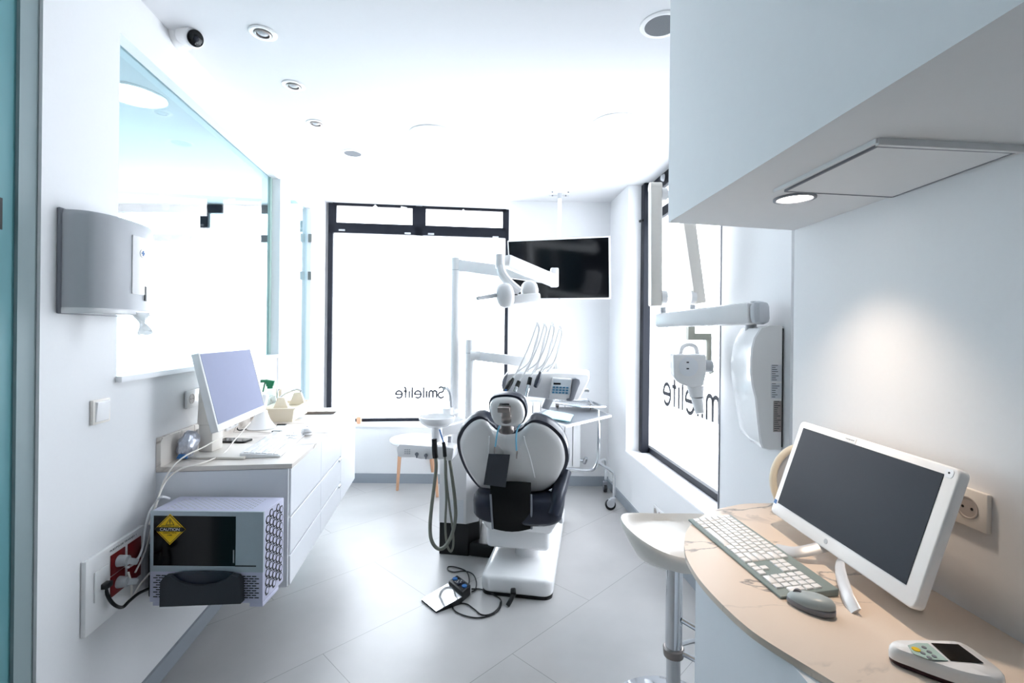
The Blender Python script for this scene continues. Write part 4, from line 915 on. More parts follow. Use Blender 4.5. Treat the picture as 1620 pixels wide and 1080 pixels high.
# ================================================================== OPERATORY LIGHT
ol_ = T('operating_light', 'white dental operating light on a tall post in front of the window', 'operating light', (P(722, 600, 3.2).x, 3.2, .87))
x_ = P(721.5, 540, 3.2).x
MB().cyl((x_, 3.2, .88), (x_, 3.2, P(722, 408, 3.2).z), .040, .036).build('post', 'white', ol_, world=True)
MB().cyl((x_, 3.2, P(722, 428, 3.2).z), (x_, 3.2, P(722, 427, 3.2).z), .0372).build('post_joint', 'lgrey', ol_, world=True)
mb = MB(); mb.bar(P(727, 420, 3.19), P(876, 440, 2.98), (0, 0, 1), .078, .05, .008); mb.build('fixed_arm', 'white', ol_, world=True)
mb = MB(); a_ = P(877, 424, 2.96); b_ = P(877, 454, 2.96); mb.bar(a_, b_, (1, 0, 0), .05, .06, .008); mb.build('arm_knuckle', 'white', ol_, world=True)
mb = MB(); mb.bar(P(876, 444, 2.93), P(800, 412, 2.62), (0, 0, 1), .075, .055, .012, .07, .06); mb.build('spring_arm', 'white', ol_, world=True)
a_ = P(791, 402, 2.6); b_ = P(791.5, 424, 2.6); mb = MB(); mb.cyl(a_, b_, .024, .026); mb.build('swivel', 'white', ol_, world=True)
mb = MB(); mb.tube([P(792, 421, 2.6), P(795, 434, 2.58), P(806, 448, 2.57), P(822, 462, 2.57)], .026, sm=5); mb.build('neck', 'white', ol_, world=True)
hc0 = P(798, 467, 2.52); hc1 = P(838, 460, 2.62)
def lobe(c, a, l, r, sz=1.25):
    a = V(a).normalized(); s_ = V((0, 0, 1)); s2 = a.cross(s_).normalized(); up_ = s2.cross(a)
    rs = []
    for k in range(13):
        t = -1 + 2*k/12; rr_ = r*(1-abs(t)**2.6)**.5 + .0005
        rs.append([c + a*l*t + s2*cos(2*pi*i/24)*rr_ + up_*sin(2*pi*i/24)*rr_*sz for i in range(24)])
    return MB().rings(rs)
lobe(hc0 + V((.004, 0, 0)), (1, .1, .15), .052, .052, 1.25).build('lamp_head', 'white', ol_, world=True, angle=70)
lobe(hc1, (1, .1, .1), .05, .05, 1.15).build('lamp_head', 'white', ol_, world=True, angle=70)
mb = MB(); mb.bar(P(806, 474, 2.55), P(850, 470, 2.62), (0, 0, 1), .05, .1, .015); mb.build('lamp_bridge', 'white', ol_, world=True)
mb = MB(); mb.cyl(P(784, 467, 2.5), P(755, 472, 2.42), .0125, .0095, 16); mb.build('handle', 'lgrey', ol_, world=True)
mb = MB(); q = P(816.5, 466, 2.49); mb.box(q.x-.008, q.x+.008, q.y-.004, q.y+.004, q.z-.003, q.z+.003, .001); mb.build('switch', 'black', ol_, world=True)

# ================================================================== DELIVERY UNIT
du = T('delivery_unit', 'white instrument delivery unit with keypad to the right of the headrest', 'delivery unit', P(865, 632, 2.95))
x_ = P(743.5, 600, 3.14).x
MB().cyl((x_, 3.14, .88), (x_, 3.14, P(743, 537, 3.14).z), .0315, .031).build('post', 'white', du, world=True)
MB().cyl((x_, 3.14, P(743, 558.5, 3.14).z), (x_, 3.14, P(743, 557.5, 3.14).z), .0318).build('post_joint', 'lgrey', du, world=True)
mb = MB(); mb.bar(P(752, 562, 3.12), P(878, 578, 3.08), (0, 0, 1), .062, .05, .006); a_ = P(752, 562, 3.12); mb.cyl(a_+V((-.03, 0, 0)), a_+V((.03, 0, 0)), .034, .034, 20); mb.build('balance_arm', 'white', du, world=True)
mb = MB(); mb.bar(P(888, 571, 3.06), P(888, 600, 3.06), (1, 0, 0), .07, .07, .008); mb.build('arm_block', 'white', du, world=True)
ob = [(798, 598), (804, 591), (815, 590), (845, 591), (880, 590), (905, 590.5), (929, 592), (933, 595), (931, 603), (923, 619), (916, 632), (903, 634), (868, 631), (835, 627), (812, 624), (800, 621), (797, 612)]
q = [P(px, py, 2.86) for px, py in ob]
MB().hexa(q, [p + V((.03, .19, .015)) for p in q], .008, 3).build('body', 'white', du, world=True)
q = [P(px, py, 2.84) for px, py in ((793.5, 610), (795, 600), (799, 594), (803, 592), (801, 602), (799, 614), (799.5, 622), (796, 619.5))]
MB().hexa(q, [p + V((.01, .15, .01)) for p in q], .003, 2).build('side_grip', 'grey', du, world=True)
q = [P(px, py, 2.83) for px, py in ((873.5, 597), (905, 599), (902, 634), (868.5, 631))]
cp = MB().hexa(q, [p + V((0, .05, .0)) for p in q], .006, 3).build('control_panel', 'white', du, world=True)
q = [P(px, py, 2.828) for px, py in ((875.5, 599.5), (903.5, 601), (901, 624), (873.5, 622.5))]
MB().hexa(q, [p + V((0, .004, .0)) for p in q]).build('keypad', 'keypad', cp, world=True, smooth=False)
q = [P(px, py, 2.826) for px, py in ((875.7, 605.3), (887, 605.6), (886.8, 608.4), (875.5, 608.1))]
MB().hexa(q, [p + V((0, .003, .0)) for p in q]).build('display', 'blackg', cp, world=True, smooth=False)
for i in range(5):
    for j in range(3):
        a_ = P(876.3 + i*5.3 - j*.5, 612.2 + j*4.1 + i*.25, 2.826); MB().box(a_.x-.0072, a_.x+.0072, a_.y-.002, a_.y+.001, a_.z-.0048, a_.z+.0048, .001, 1).build('button', 'lblue', cp, world=True)
q = [P(px, py, 2.82) for px, py in ((907, 600), (911, 598), (917, 600.5), (918, 606), (913, 618), (908, 632), (904, 635), (897, 634), (896, 631), (901, 630), (904, 618), (906, 606))]
MB().hexa(q, [p + V((0, .05, .0)) for p in q], .004, 2).build('handle', 'grey', du, world=True)
mb = MB(); q = P(924, 617, 2.95); mb.cyl(q, q+V((.03, 0, 0)), .012); mb.build('knob', 'chrome', du, world=True)
mb = MB(); mb.bar(P(869, 630, 2.92), P(862, 645, 2.95), (1, 0, 0), .05, .03, .004); mb.build('tray_bracket', 'lgrey', du, world=True)
# whip arms + handpieces
wb = [((831, 592), (838.5, 572), (850, 540), (853, 516)), ((843, 592), (852, 572), (862, 540), (864.5, 516)), ((855, 592), (862, 574), (873, 545), (877, 515)), ((864, 592), (876, 574), (886, 548), (889, 521))]
hs = [((849.5, 513), (838, 545), (822, 580), (812, 599)), ((861.5, 513), (852, 545), (836, 580), (821.5, 604)), ((872, 514), (862, 550), (848, 580), (839, 598)), ((885, 520), (876, 550), (865, 572), (855.5, 590))]
ins = [((812, 598), (797, 622), 'black', 'black handpiece with a blue button, leftmost in the delivery unit'), ((821, 603), (812.5, 625), 'steel', 'steel handpiece with black collar, second from the left in the delivery unit'), ((839, 597), (832.5, 627), 'chrome', 'slim silver handpiece, third from the left in the delivery unit'), ((855, 589), (846.5, 613), 'navy', 'dark blue handpiece, nearest the keypad of the delivery unit')]
for k in range(4):
    mb = MB(); mb.tube([P(px, py, 2.93) for px, py in wb[k]], [.011, .007], sm=5, n=10)
    a_ = P(*wb[k][3], 2.93); mb.tube([a_ + V((.0, 0, -.02)), a_, P(wb[k][3][0]-2, wb[k][3][1]-4.5, 2.93), P(wb[k][3][0]-4, wb[k][3][1]-3, 2.93)], .010, sm=4, n=10); mb.build('whip_arm', 'white', du, world=True)
    h = T('handpiece', ins[k][3], 'handpiece', P(*ins[k][0], 2.80), 0, 'handpieces held in the delivery unit')
    a_ = P(*ins[k][0], 2.80); b_ = P(*ins[k][1], 2.76)
    mb = MB(); d = b_-a_
    if k in (1, 2):
        mb.cyl(a_, a_+d*.4, .012, .013, 14); mb.build('collar', 'black', h, world=True); mb = MB(); mb.cyl(a_+d*.35, a_+d*.75, .0105, .012, 14); mb.cyl(a_+d*.75, b_, .009, .007, 14); mb.build('body', ins[k][2], h, world=True)
    else:
        mb.lathe([(.001, 0), (.008, 0), (.015, .03), (.016, d.length*.6), (.012, d.length*.95), (.001, d.length)], a_, d.normalized(), 16, 1, 1); bo = mb.build('body', ins[k][2], h, world=True, angle=50)
        if k == 0: MB().cyl(a_+d*.78+V((0, -.010, 0)), a_+d*.78+V((.0, -.018, 0)), .007, .006, 12).build('button', 'blue', bo, world=True)
    mb = MB(); pts = [P(px, py, 2.90 - i*.03) for i, (px, py) in enumerate(hs[k])]; pts[-1] = a_; mb.tube(pts, .0042, n=8, sm=6); mb.build('hose', 'hosel', h, world=True)
    mb = MB(); e0 = P(*wb[k][3], 2.93); mb.tube([P(hs[k][0][0], hs[k][0][1], 2.90), e0 + V((.0, -.02, -.02)), P(wb[k][2][0]-2.5, wb[k][2][1], 2.90), P(wb[k][1][0]-1, wb[k][1][1], 2.91), P(wb[k][0][0]-14, wb[k][0][1]-3, 2.93)], .0035, n=8, sm=5); mb.build('return_hose', 'hosel', h, world=True)

# ================================================================== TROLLEY, TRAY, MASKS, RADIATOR, STOOL
TZ_ = .785
q = [G(896, 672.5, TZ_), G(967.5, 656, TZ_), G(935, 643, TZ_), G(870, 643.5, TZ_), G(838, 657, TZ_)]
tro = T('instrument_trolley', 'chrome trolley with grey top on castors in the corner by the window', 'trolley', (.6, 3.75, 0))
MB().prism([(p.x, p.y) for p in q], TZ_-.018, TZ_-.002, None, .002).build('table_top', 'white', tro, world=True)
c5 = sum(q, V())/5
MB().prism([(c5.x+(p.x-c5.x)*.955, c5.y+(p.y-c5.y)*.955) for p in q], TZ_-.003, TZ_).build('top_sheet', 'tabletop', tro, world=True, smooth=False)
Yv = 3.78
mb = MB(); mb.tube([P(947, 668, Yv), P(947, 700, Yv), P(946, 725, Yv), P(942, 738, Yv), P(932, 744, Yv), P(900, 742, Yv), P(860, 741, Yv)], .012, sm=5, n=12); mb.build('frame_tube', 'chrome', tro, world=True)
mb = MB(); mb.tube([P(945.5, 731, Yv+.01), P(955, 737, 3.83), P(966, 744, 3.88), P(971, 752, 3.9), P(971.5, 786, 3.91)], .012, sm=5, n=12); mb.build('frame_leg', 'chrome', tro, world=True)
mb = MB(); mb.tube([P(945.5, 731, Yv+.02), P(952, 727, 4.0), P(957, 727, 4.15), P(958.5, 735, 4.2), P(958, 758, 4.2)], .012, sm=5, n=12); mb.build('frame_leg', 'chrome', tro, world=True)
mb = MB(); mb.tube([P(947, 668, Yv), P(947, 648, Yv)], .006, n=10); mb.build('rail_post', 'chrome', tro, world=True)
def castor(x, y, r, fm, side=False):
    if side:
        w = MB().cyl((x, y-.012, r), (x, y+.012, r), r, r, 28).build('castor_wheel', 'black', tro, world=True)
        mb = MB(); mb.cyl((x, y-.02, r+.012), (x, y+.02, r+.012), r*.75, r*.75, 24); mb.hexa([(x-.01, y-.02, r+.01), (x+.03, y-.02, r+.01), (x+.03, y+.02, r+.01), (x-.01, y+.02, r+.01)], [(x-.0, y-.015, r*2.3), (x+.045, y-.015, r*2.3), (x+.045, y+.015, r*2.3), (x, y+.015, r*2.3)], .004); mb.build('castor_fork', fm, w, world=True); return
    w = MB().cyl((x-.012, y, r), (x+.012, y, r), r, r, 24).build('castor_wheel', 'black', tro, world=True)
    mb = MB(); mb.cyl((x-.018, y, r+.008), (x+.018, y, r+.008), r*.68, r*.68, 20); mb.box(x-.018, x+.022, y-.02, y+.02, r+.01, r*2+.02, .006); mb.build('castor_fork', fm, w, world=True)
q = G(965.5, 806, 0); castor(q.x, q.y, .043, 'lgrey', True); q = G(957, 778, 0); castor(q.x, q.y, .038, 'grey')
castor(.10, 3.80, .04, 'lgrey')
mb = MB(); mb.tube([P(860, 741, Yv), (.12, 3.8, .34), (.10, 3.8, .30), (.10, 3.8, .08)], .012, sm=4, n=12); mb.build('frame_leg', 'chrome', tro, world=True)
# stainless instrument tray above
zt2 = .835
q = [G(878, 637, zt2), G(920, 643.5, zt2), G(957.5, 643, zt2), G(932, 633.5, zt2), G(885, 633, zt2)]
ins_t = T('steel_tray', 'open stainless steel tray frame above the trolley top', 'tray', sum(q, V())/5)
mb = MB(); mb.tube([p for p in q], .008, n=8, closed=True); mb.build('rim', 'chrome', ins_t, world=True)
mb = MB(); mb.prism([(p.x, p.y) for p in q], zt2-.008, zt2-.005); mb.build('pan', 'steel', ins_t, world=True, smooth=False)
mb = MB(); mb.tube([q[0]+V((0, .05, .02)), q[3]+V((-.05, -.05, .02)), q[3]+V((-.02, -.05, .02)), q[2]+V((-.1, 0, .01))], .007, n=8); mb.build('handle', 'chrome', ins_t, world=True)
mb = MB(); a_ = (q[0]+q[4])/2; mb.bar(V((a_.x, a_.y, TZ_)), V((a_.x, a_.y, zt2)), (1, 0, 0), .03, .03, .004); b_ = (q[2]+q[3])/2; mb.bar(V((b_.x-.06, b_.y-.03, TZ_)), V((b_.x-.06, b_.y-.03, zt2)), (1, 0, 0), .012, .012, .003); mb.build('support', 'metal', ins_t, world=True)
for k, (dx, dy, rz_, lb) in enumerate(((0, 0, .1, 'pale blue sealed face mask packet on the grey trolley top, bottom of the pile'), (.012, .012, .25, 'pale blue sealed face mask packet on the grey trolley top, upper one'))):
    q = [(850, 659), (866, 648), (908, 656), (898, 668)]
    qs = [G(px, py, TZ_+.002+k*.013) for px, py in q]; c_ = sum(qs, V())/4
    qs = [c_ + Matrix.Rotation(.06*k, 3, 'Z') @ ((p-c_)*(1-.08*k)) + V((dx, dy, 0)) for p in qs]
    b = bmesh.new(); NN = 10; gv = []
    for i in range(NN+1):
        r_ = []
        for j in range(NN+1):
            s_, t_ = i/NN, j/NN; p = qs[0].lerp(qs[1], s_).lerp(qs[3].lerp(qs[2], s_), t_); ed = min(s_, 1-s_, t_, 1-t_)
            r_.append(b.verts.new(p + V((0, 0, .012*min(1, ed*6) + .006*noise.noise(p*40)*min(1, ed*8)))))
        gv.append(r_)
    for i in range(NN):
        for j in range(NN): b.faces.new((gv[i][j], gv[i+1][j], gv[i+1][j+1], gv[i][j+1]))
    ex_ = bmesh.ops.extrude_face_region(b, geom=b.faces[:])
    for g_ in ex_['geom']:
        if isinstance(g_, bmesh.types.BMVert): g_.co.z = TZ_+.002+k*.013 - .0005
    mb = MB(); mb.merge(b); tag(mb.build('mask_packet', 'mask', angle=50), lb, 'mask packet', 'mask packets on the trolley')
rad = T('radiator', 'white panel radiator low on the back wall behind the trolley', 'radiator', (.35, 4.44, .19))
mb = MB(); xr = P(918, 690, 4.42).x
n_ = 8
for i in range(n_):
    x1 = xr - i*.075; MB().box(x1-.069, x1, 4.40, 4.46, .20, .80, .006, 2).build('element', 'white', rad, world=True)
MB().box(xr-.60, xr+.0, 4.43, 4.47, .24, .76).build('rear_panel', 'grey', rad, world=True)
q = P(924, 728, 4.43); mb = MB(); mb.cyl((xr-.01, 4.43, q.z), (q.x+.01, 4.43, q.z), .014); mb.cyl((q.x+.0, 4.43, q.z-.02), (q.x+.015, 4.40, q.z+.03), .022, .018); mb.build('valve', 'chrome', rad, world=True)
# stool with wooden legs behind the suction tray
sc0 = V((-.86, 4.22, 0)); stl = T('round_stool', 'white-seated stool with pale wooden legs behind the spittoon', 'stool', sc0)
MB().lathe([(.001, .455), (.17, .455), (.205, .465), (.215, .48), (.21, .495), (.19, .50), (.10, .488), (.001, .485)]).build('seat', 'white', stl, angle=60)
for px, py, dx, dy in ((628.5, 775.5, .08, .02), (692, 786, -.06, .06), (686, 762, -.06, -.03), (640, 758, .06, -.04)):
    q = G(px, py, 0); tq = V((sc0.x + (q.x-sc0.x)*.8, sc0.y + (q.y-sc0.y)*.6, .46)); MB().bar(q, tq, (1, 0, 0), .022, .022, .003, .032, .032).build('leg', 'wood', stl, world=True)
# copper-coloured end of a blind chain/wood piece by the sill
q = P(563, 665, 4.45); t = tag(MB().box(q.x-.02, q.x+.022, 4.52, 4.56, .557, .557+.07, .008).build('wood_block', 'wood'), 'small pinkish wooden block on the back window sill beside the cabinet', 'block')

# ================================================================== FOOT CONTROL
fc = T('foot_control', 'black foot control with steel pedal plate on the floor before the chair', 'foot control', G(708, 945, 0))
q = [G(666.6, 948.5, .006), G(690, 968, .006), G(731, 943, .04), G(708, 922.5, .04)]
def low_(p, z): return V((p.x, p.y, z))
MB().hexa([low_(p, .0) for p in q], [low_(q[0], .008), low_(q[1], .008), low_(q[2], .036), low_(q[3], .036)], .001, 1).build('pedal_body', 'black', fc, world=True, smooth=False)
MB().hexa([low_(q[0], .008)+V((0, 0, .0)), low_(q[1], .008), low_(q[2], .036), low_(q[3], .036)], [low_(q[0], .011), low_(q[1], .011), low_(q[2], .039), low_(q[3], .039)]).build('pedal_plate', 'chrome', fc, world=True, smooth=False)
q = [G(709, 921, .05), G(723, 911, .05), G(745, 927, .05), G(731, 939, .05)]
fm_ = MB().hexa([low_(p, 0) for p in q], [low_(p, .06) for p in q], .008, 3).build('control_module', 'black', fc, world=True)
cc4 = sum(q, V())/4; ea = (q[3]-q[0]).normalized(); ea2 = (q[2]-q[1]); ea = ((q[3]-q[0])+(q[2]-q[1])).normalized()
Lm = (q[3]-q[0]).length
MB().cyl(low_(cc4-ea*Lm*.32, .059), low_(cc4-ea*Lm*.32, .066), .014).build('button', 'blue', fm_, world=True)
MB().cyl(low_(cc4+ea*Lm*.34, .059), low_(cc4+ea*Lm*.34, .066), .014).build('button', 'blue', fm_, world=True)
mb = MB(); m4 = frame(low_(cc4, .062), ea, V((-ea.y, ea.x, 0))); mb.box(-.022, .022, -.022, .022, -.002, .006, .003, mtx=m4); pk = mb.build('rocker', 'navy', fm_, world=True)
for an in range(4):
    MB().prism([(.009, -.005), (.017, 0), (.009, .005)], 0, .001, m4 @ Matrix.Translation((0, 0, .006)) @ Matrix.Rotation(an*pi/2, 4, 'Z')).build('arrow_mark', 'white', pk, world=True, smooth=False)
fl_ = lambda L, z=.004: [G(px, py, z) for px, py in L]
onecable('foot_control_cable', 'thin black cable loop rising behind the foot control', fl_([(741, 930), (742, 915), (737, 903), (722, 897), (710, 896), (708.5, 901), (718, 904.5), (735, 903), (748, 908), (753.5, 920), (752, 932), (746, 936)], .006), .0035, 'black')
onecable('foot_control_cable', 'black cable winding from the foot control toward the chair base', fl_([(746, 931), (762, 932), (780, 940), (791, 947), (793, 955), (788, 966), (776, 973), (757, 977), (737, 974), (721, 967), (715.5, 958), (722, 954), (738, 955), (750, 963), (762, 972), (776, 971), (788, 962), (792.5, 951)], .005), .0035, 'black')
mb = MB(); a_ = P(812, 936, 2.565); mb.bar(a_+V((0, .02, 0)), a_+V((0, -.03, 0)), (1, 0, 0), .03, .03, .008); mb.tube([a_+V((0, -.03, 0)), a_+V((-.015, -.05, -.02)), a_+V((-.03, -.06, -.04))], .012, n=10); tag(mb.build('power_plug', 'black'), 'black cable plug in the front of the dental chair base', 'plug')

# ================================================================== X-RAY UNIT
xr_ = T('xray_unit', 'white wall-mounted dental x-ray unit with folding arm by the right window', 'x-ray machine', (1.11, 2.06, 1.23))
lv = [(515, 1216, 1185), (519, 1203, 1174), (535, 1193, 1166), (551, 1189, 1161), (570, 1187.5, 1158), (590, 1187.5, 1157.5), (610, 1190, 1159), (630, 1195, 1162), (650, 1197, 1165), (670, 1199, 1168), (690, 1201.5, 1171), (700, 1203, 1173), (708, 1206, 1182), (711, 1216, 1195)]
def xbox(Yn, Yf, adj=0, k=1):
    rs = []
    for (y, pn, pf) in lv:
        z = P(1215, y, 1.95).z; xn = uv(pn, y)[0]*1.95; xf = uv(pf, y)[0]*2.17
        xm = 1.112; rs.append([V((xm, Yn, z)), V((xn+adj, Yn, z)), V((xn*.5+xf*.5-.012+adj, Yn*.5+Yf*.5, z)), V((xf+adj, Yf, z)), V((xm-.012, Yf, z))])
    return rs
MB().rings(xbox(1.95, 2.17)).build('control_box', 'shell', xr_, world=True, angle=30)
fr_ = []
for r in xbox(1.948, 2.172, -.003):
    fr_.append([r[1]+V((.008, 0, 0)), r[1], r[2], r[3], r[3]+V((.01, 0, 0))])
b = bmesh.new(); gv = [[b.verts.new(p) for p in r] for r in fr_]
for i in range(len(gv)-1):
    for j in range(4): b.faces.new((gv[i][j], gv[i][j+1], gv[i+1][j+1], gv[i+1][j]))
mb = MB(); mb.merge(b); fcv = mb.build('front_cover', 'white', xr_, world=True, angle=40)
mb = MB(); zt3 = P(1215, 515, 1.95).z; zb3 = P(1215, 711, 1.95).z; mb.box(1.1122, 1.1165, 1.947, 2.17, zb3+.01, zt3-.01, .003); mb.build('back_plate', 'black', xr_, world=True)
q = P(1170, 611, 2.11); MB().cyl(q+V((.02, 0, 0)), q+V((-.012, -.004, 0)), .012).build('round_switch', 'chrome', xr_, world=True)
for (x0_, x1_, y0_, y1_, mm_) in ((1220, 1237, 577, 603, 'lgrey'), (1220, 1237, 606, 630, 'lgrey'), (1223.5, 1237, 634, 683, 'metal')):
    a_ = P(x0_, y1_, 1.948); b_ = P(x1_, y0_, 1.948); l_ = MB().box(a_.x, b_.x, 1.9485, 1.95, a_.z, b_.z).build('rating_label', mm_, xr_, world=True, smooth=False)
    mb = MB()
    nl = int((y1_-y0_)/3.2)
    for k in range(nl):
        zz = a_.z + (b_.z-a_.z)*(k+.7)/nl; ww = (.35+.6*random.random())*(b_.x-a_.x)*.85; mb.box(a_.x+.003, a_.x+.003+ww, 1.9478, 1.9486, zz-.0012, zz+.0012)
    mb.build('print', 'black', l_, world=True, smooth=False)
mb = MB(); q = P(1188, 517, 2.06); mb.cyl(q+V((0, 0, -.02)), q+V((0, 0, .02)), .022); mb.build('pivot', 'lgrey', xr_, world=True)
ya = 2.0; yb = 2.42
mb = MB(); a_ = P(1192, 495.5, ya); b_ = P(1042, 507, yb)
mb.bar(a_, b_, (0, 0, 1), .095, .085, .014, .07, .07); mb.build('horizontal_arm', 'white', xr_, world=True)
mb = MB(); a2 = P(1200, 496, 1.99); d_ = (a_-b_).normalized(); mb.bar(a_, a_+d_*.055, (0, 0, 1), .097, .088, .025); mb.build('arm_end_cap', 'lgrey', xr_, world=True)
mb = MB(); mb.cyl(P(1195, 479, 2.03), P(1195, 476.5, 2.03), .02); mb.build('arm_pin', 'lgrey', xr_, world=True)
YA_ = 2.42
mb = MB(); mb.cyl(P(1049, 497, YA_), P(1049, 486, YA_), .014); mb.build('arm_stub', 'lgrey', xr_, world=True)
w_ = 18*YA_/750
mb = MB(); a_ = P(1036.5, 484, YA_); b_ = P(1036.5, 297, YA_); mb.bar(a_, b_, (1, 0, 0), w_, .055, .006)
mb.cyl(b_+V((-w_/2, 0, 0)), b_+V((w_/2, 0, 0)), .0275, .0275, 24); mb.build('rear_arm', 'offw', xr_, world=True)
for py in (308, 470):
    q = P(1048, py, YA_); mb = MB(); mb.cyl(q+V((-.01, 0, 0)), q+V((.018, .0, 0)), .036, .034, 28); mb.build('hinge', 'white', xr_, world=True)
mb = MB(); a_ = P(1106, 480, YA_+.03); b_ = P(1081, 300, YA_+.03); mb.bar(a_, b_, (1, 0, 0), 18*YA_/750, .05, .006, 21*YA_/750, .055); mb.build('front_arm', 'offw', xr_, world=True)
mb = MB(); mb.cyl(P(1050, 308, YA_+.0), P(1076, 306, YA_+.03), .02, .02); mb.build('elbow_shaft', 'lgrey', xr_, world=True)
q = P(1093, 470, YA_+.03); mb = MB(); mb.cyl(q+V((-.006, 0, 0)), q+V((.02, 0, 0)), .034, .034, 28); mb.build('hinge', 'white', xr_, world=True)
mb = MB(); mb.cyl(P(1096, 482, YA_+.03), P(1093, 520, YA_+.03), .014); mb.build('swivel_rod', 'lgrey', xr_, world=True)
M['yoke'] = mat('yoke_grey_beige', (172, 172, 160), .4)
Yh = YA_+.03
mb = MB(); mb.bar(P(1092.5, 516, Yh), P(1092.5, 538, Yh), (1, 0, 0), .036, .036, .004); mb.bar(P(1090, 532.5, Yh), P(1124, 532.5, Yh), (0, 0, 1), .036, .034, .004); mb.tube([P(1121.5, 530, Yh), P(1121.5, 560, Yh), P(1122, 582, Yh), P(1126, 589, Yh)], .014, sm=4, flat=(V((1, 0, 0)), .014, .018)); mb.build('yoke', 'yoke', xr_, world=True)
Yk = 2.42
hd = [(1064, 560), (1117.5, 560), (1118, 590), (1113, 611), (1095, 614), (1075, 607), (1066, 596)]
q = [P(px, py, Yk-.05) for px, py in hd]
th_ = MB().hexa(q, [p + V((.02, .11, 0)) for p in q], .012, 3).build('tube_head', 'white', xr_, world=True)
q = P(1116, 579, Yk); MB().cyl(q+V((-.02, 0, 0)), q+V((.03, .0, 0)), .034, .03, 24).build('side_knob', 'lgrey', xr_, world=True)
q = P(1089, 580, Yk-.053); MB().lathe([(.001, -.003), (.045, -.003), (.048, .002), (.001, .004)], q, (0, -1, 0)).build('round_inlay', 'whitem', th_, world=True)
mb = MB(); 
for py in (573, 583): a_ = P(1088, py, Yk-.059); mb.box(a_.x-.006, a_.x+.006, a_.y-.001, a_.y, a_.z-.003, a_.z+.003)
mb.build('marks', 'black', th_, world=True, smooth=False)
mb = MB(); mb.tube([P(1076, 561, Yk), P(1080, 549, Yk), P(1090, 545, Yk), P(1100, 549, Yk), P(1104, 561, Yk)], .011, sm=5); mb.build('top_handle', 'white', th_, world=True)
mb = MB(); a_ = P(1100, 610, Yk); b_ = P(1102, 627, Yk); mb.cyl(a_, b_, .042, .034); mb.build('collar', 'white', xr_, world=True)
mb = MB(); mb.cyl(b_, P(1102, 628.5, Yk), .031, .031); mb.build('collar_ring', 'black', xr_, world=True)
mb = MB(); mb.cyl(P(1102, 628, Yk), P(1107, 654, Yk-.02), .029, .021); mb.build('beam_cone', 'white', xr_, world=True)

# ================================================================== DESK
dz_ = .888
edge = [(1220, 795.5), (1180, 796.5), (1157.7, 800), (1126.6, 807.7), (1103, 821), (1087.7, 837), (1082.7, 854.4), (1083.5, 870), (1087.7, 885), (1105, 914), (1134, 947), (1173, 984), (1212, 1013), (1300, 1067)]
ep = [G(px, py, dz_) for px, py in edge]
ep += [V((.585, .66, dz_)), V((.66, .56, dz_)), V((.77, .48, dz_))]
esp = spline(ep, 4)
out = [(p.x, p.y) for p in esp] + [(rwx(.45)-.001, .45), (rwx(1.555)-.001, 1.555), (1.1, 1.6)]
desk = T('reception_desk', 'curved beige stone desk against the right wall', 'desk', (.7, 1.1, 0))
MB().prism(out, dz_-.014, dz_).build('top', 'desk', desk, world=True, smooth=False)
mb = MB(); mb.prism([(.497, .77), (.90, .77), (.90, 1.265), (.497, 1.265)], 0, dz_-.0145); mb.build('pedestal', 'whitem', desk, world=True, smooth=False)
# right monitor
mr, mm, nn = screen('all_in_one_computer', 'white all-in-one computer with dark screen on the right desk', (.811, 1.1485, 1.0638), -1.5708, .3215, .50, .2826, .04, .03, .03, 'screen', 'white')
w, h = .50, .2826
put(MB().prism(rrect(-w/2, w/2, -h/2, h/2, .014), -.022, 0, None, .004, 3), mm).build('casing', 'white', mr)
put(MB().box(-w/2+.022, w/2-.03, -h/2+.035, h/2-.018, 0, .0012), mm).build('screen', 'screen', mr, smooth=False)
put(MB().prism(rrect(-w*.38, w*.38, -h*.4, h*.35, .02), -.05, -.02, None, .01), mm).build('rear_cover', 'offw', mr)
put(MB().box(-w/2+.004, -w/2+.016, -h/2+.029, -h/2+.041, 0, .0008), mm).build('blue_sticker', 'blue', mr, smooth=False)
put(MB().box(-.062, -.022, h/2-.016, h/2-.004, 0, .001), mm).build('paper_label', 'paper', mr, smooth=False)
text('lettering', 'equipment', 'grey', mr, mm @ Matrix.Translation((-.042, h/2-.010, .001)), .03, .005, .0003)
put(MB().lathe([(.001, .0), (.006, .0), (.006, .0008), (.001, .0008)], (-.01, -h/2+.018, 0)), mm).build('round_logo', 'lgrey', mr)
put(MB().prism(rrect(w/2-.03, w/2-.012, h/2-.022, h/2-.006, .005), 0, .0008), mm).build('webcam_field', 'whitem', mr)
put(MB().prism(circ(w/2-.021, h/2-.013, .002, 12), .0008, .0014), mm).build('webcam', 'black', mr)
pk_ = V((.845, 1.13, .965))
mb = MB(); mb.tube([G(1226, 868, dz_+.004), G(1262, 873, dz_+.02), V((.80, 1.17, .935)), pk_], .01, sm=6, n=12, flat=(V((0, 1, .2)), .015, .003)); mb.build('stand_foot', 'standm', mr, world=True)
mb = MB(); mb.tube([G(1353, 968, dz_+.004), G(1338, 935, dz_+.02), V((.775, 1.11, .925)), pk_], .01, sm=6, n=12, flat=(V((0, 1, 0)), .014, .003)); mb.build('stand_foot', 'standm', mr, world=True)
mb = MB(); mb.tube([G(1460, 964, dz_+.004), G(1435, 945, dz_+.015), V((.86, 1.08, .925)), pk_], .01, sm=6, n=12, flat=(V((0, 1, 0)), .012, .003)); mb.build('stand_foot', 'standm', mr, world=True)
mb = MB(); mb.bar(pk_, pk_+V((-.01, .01, .06)), (0, 1, 0), .05, .02, .004); mb.build('stand_neck', 'standm', mr, world=True)
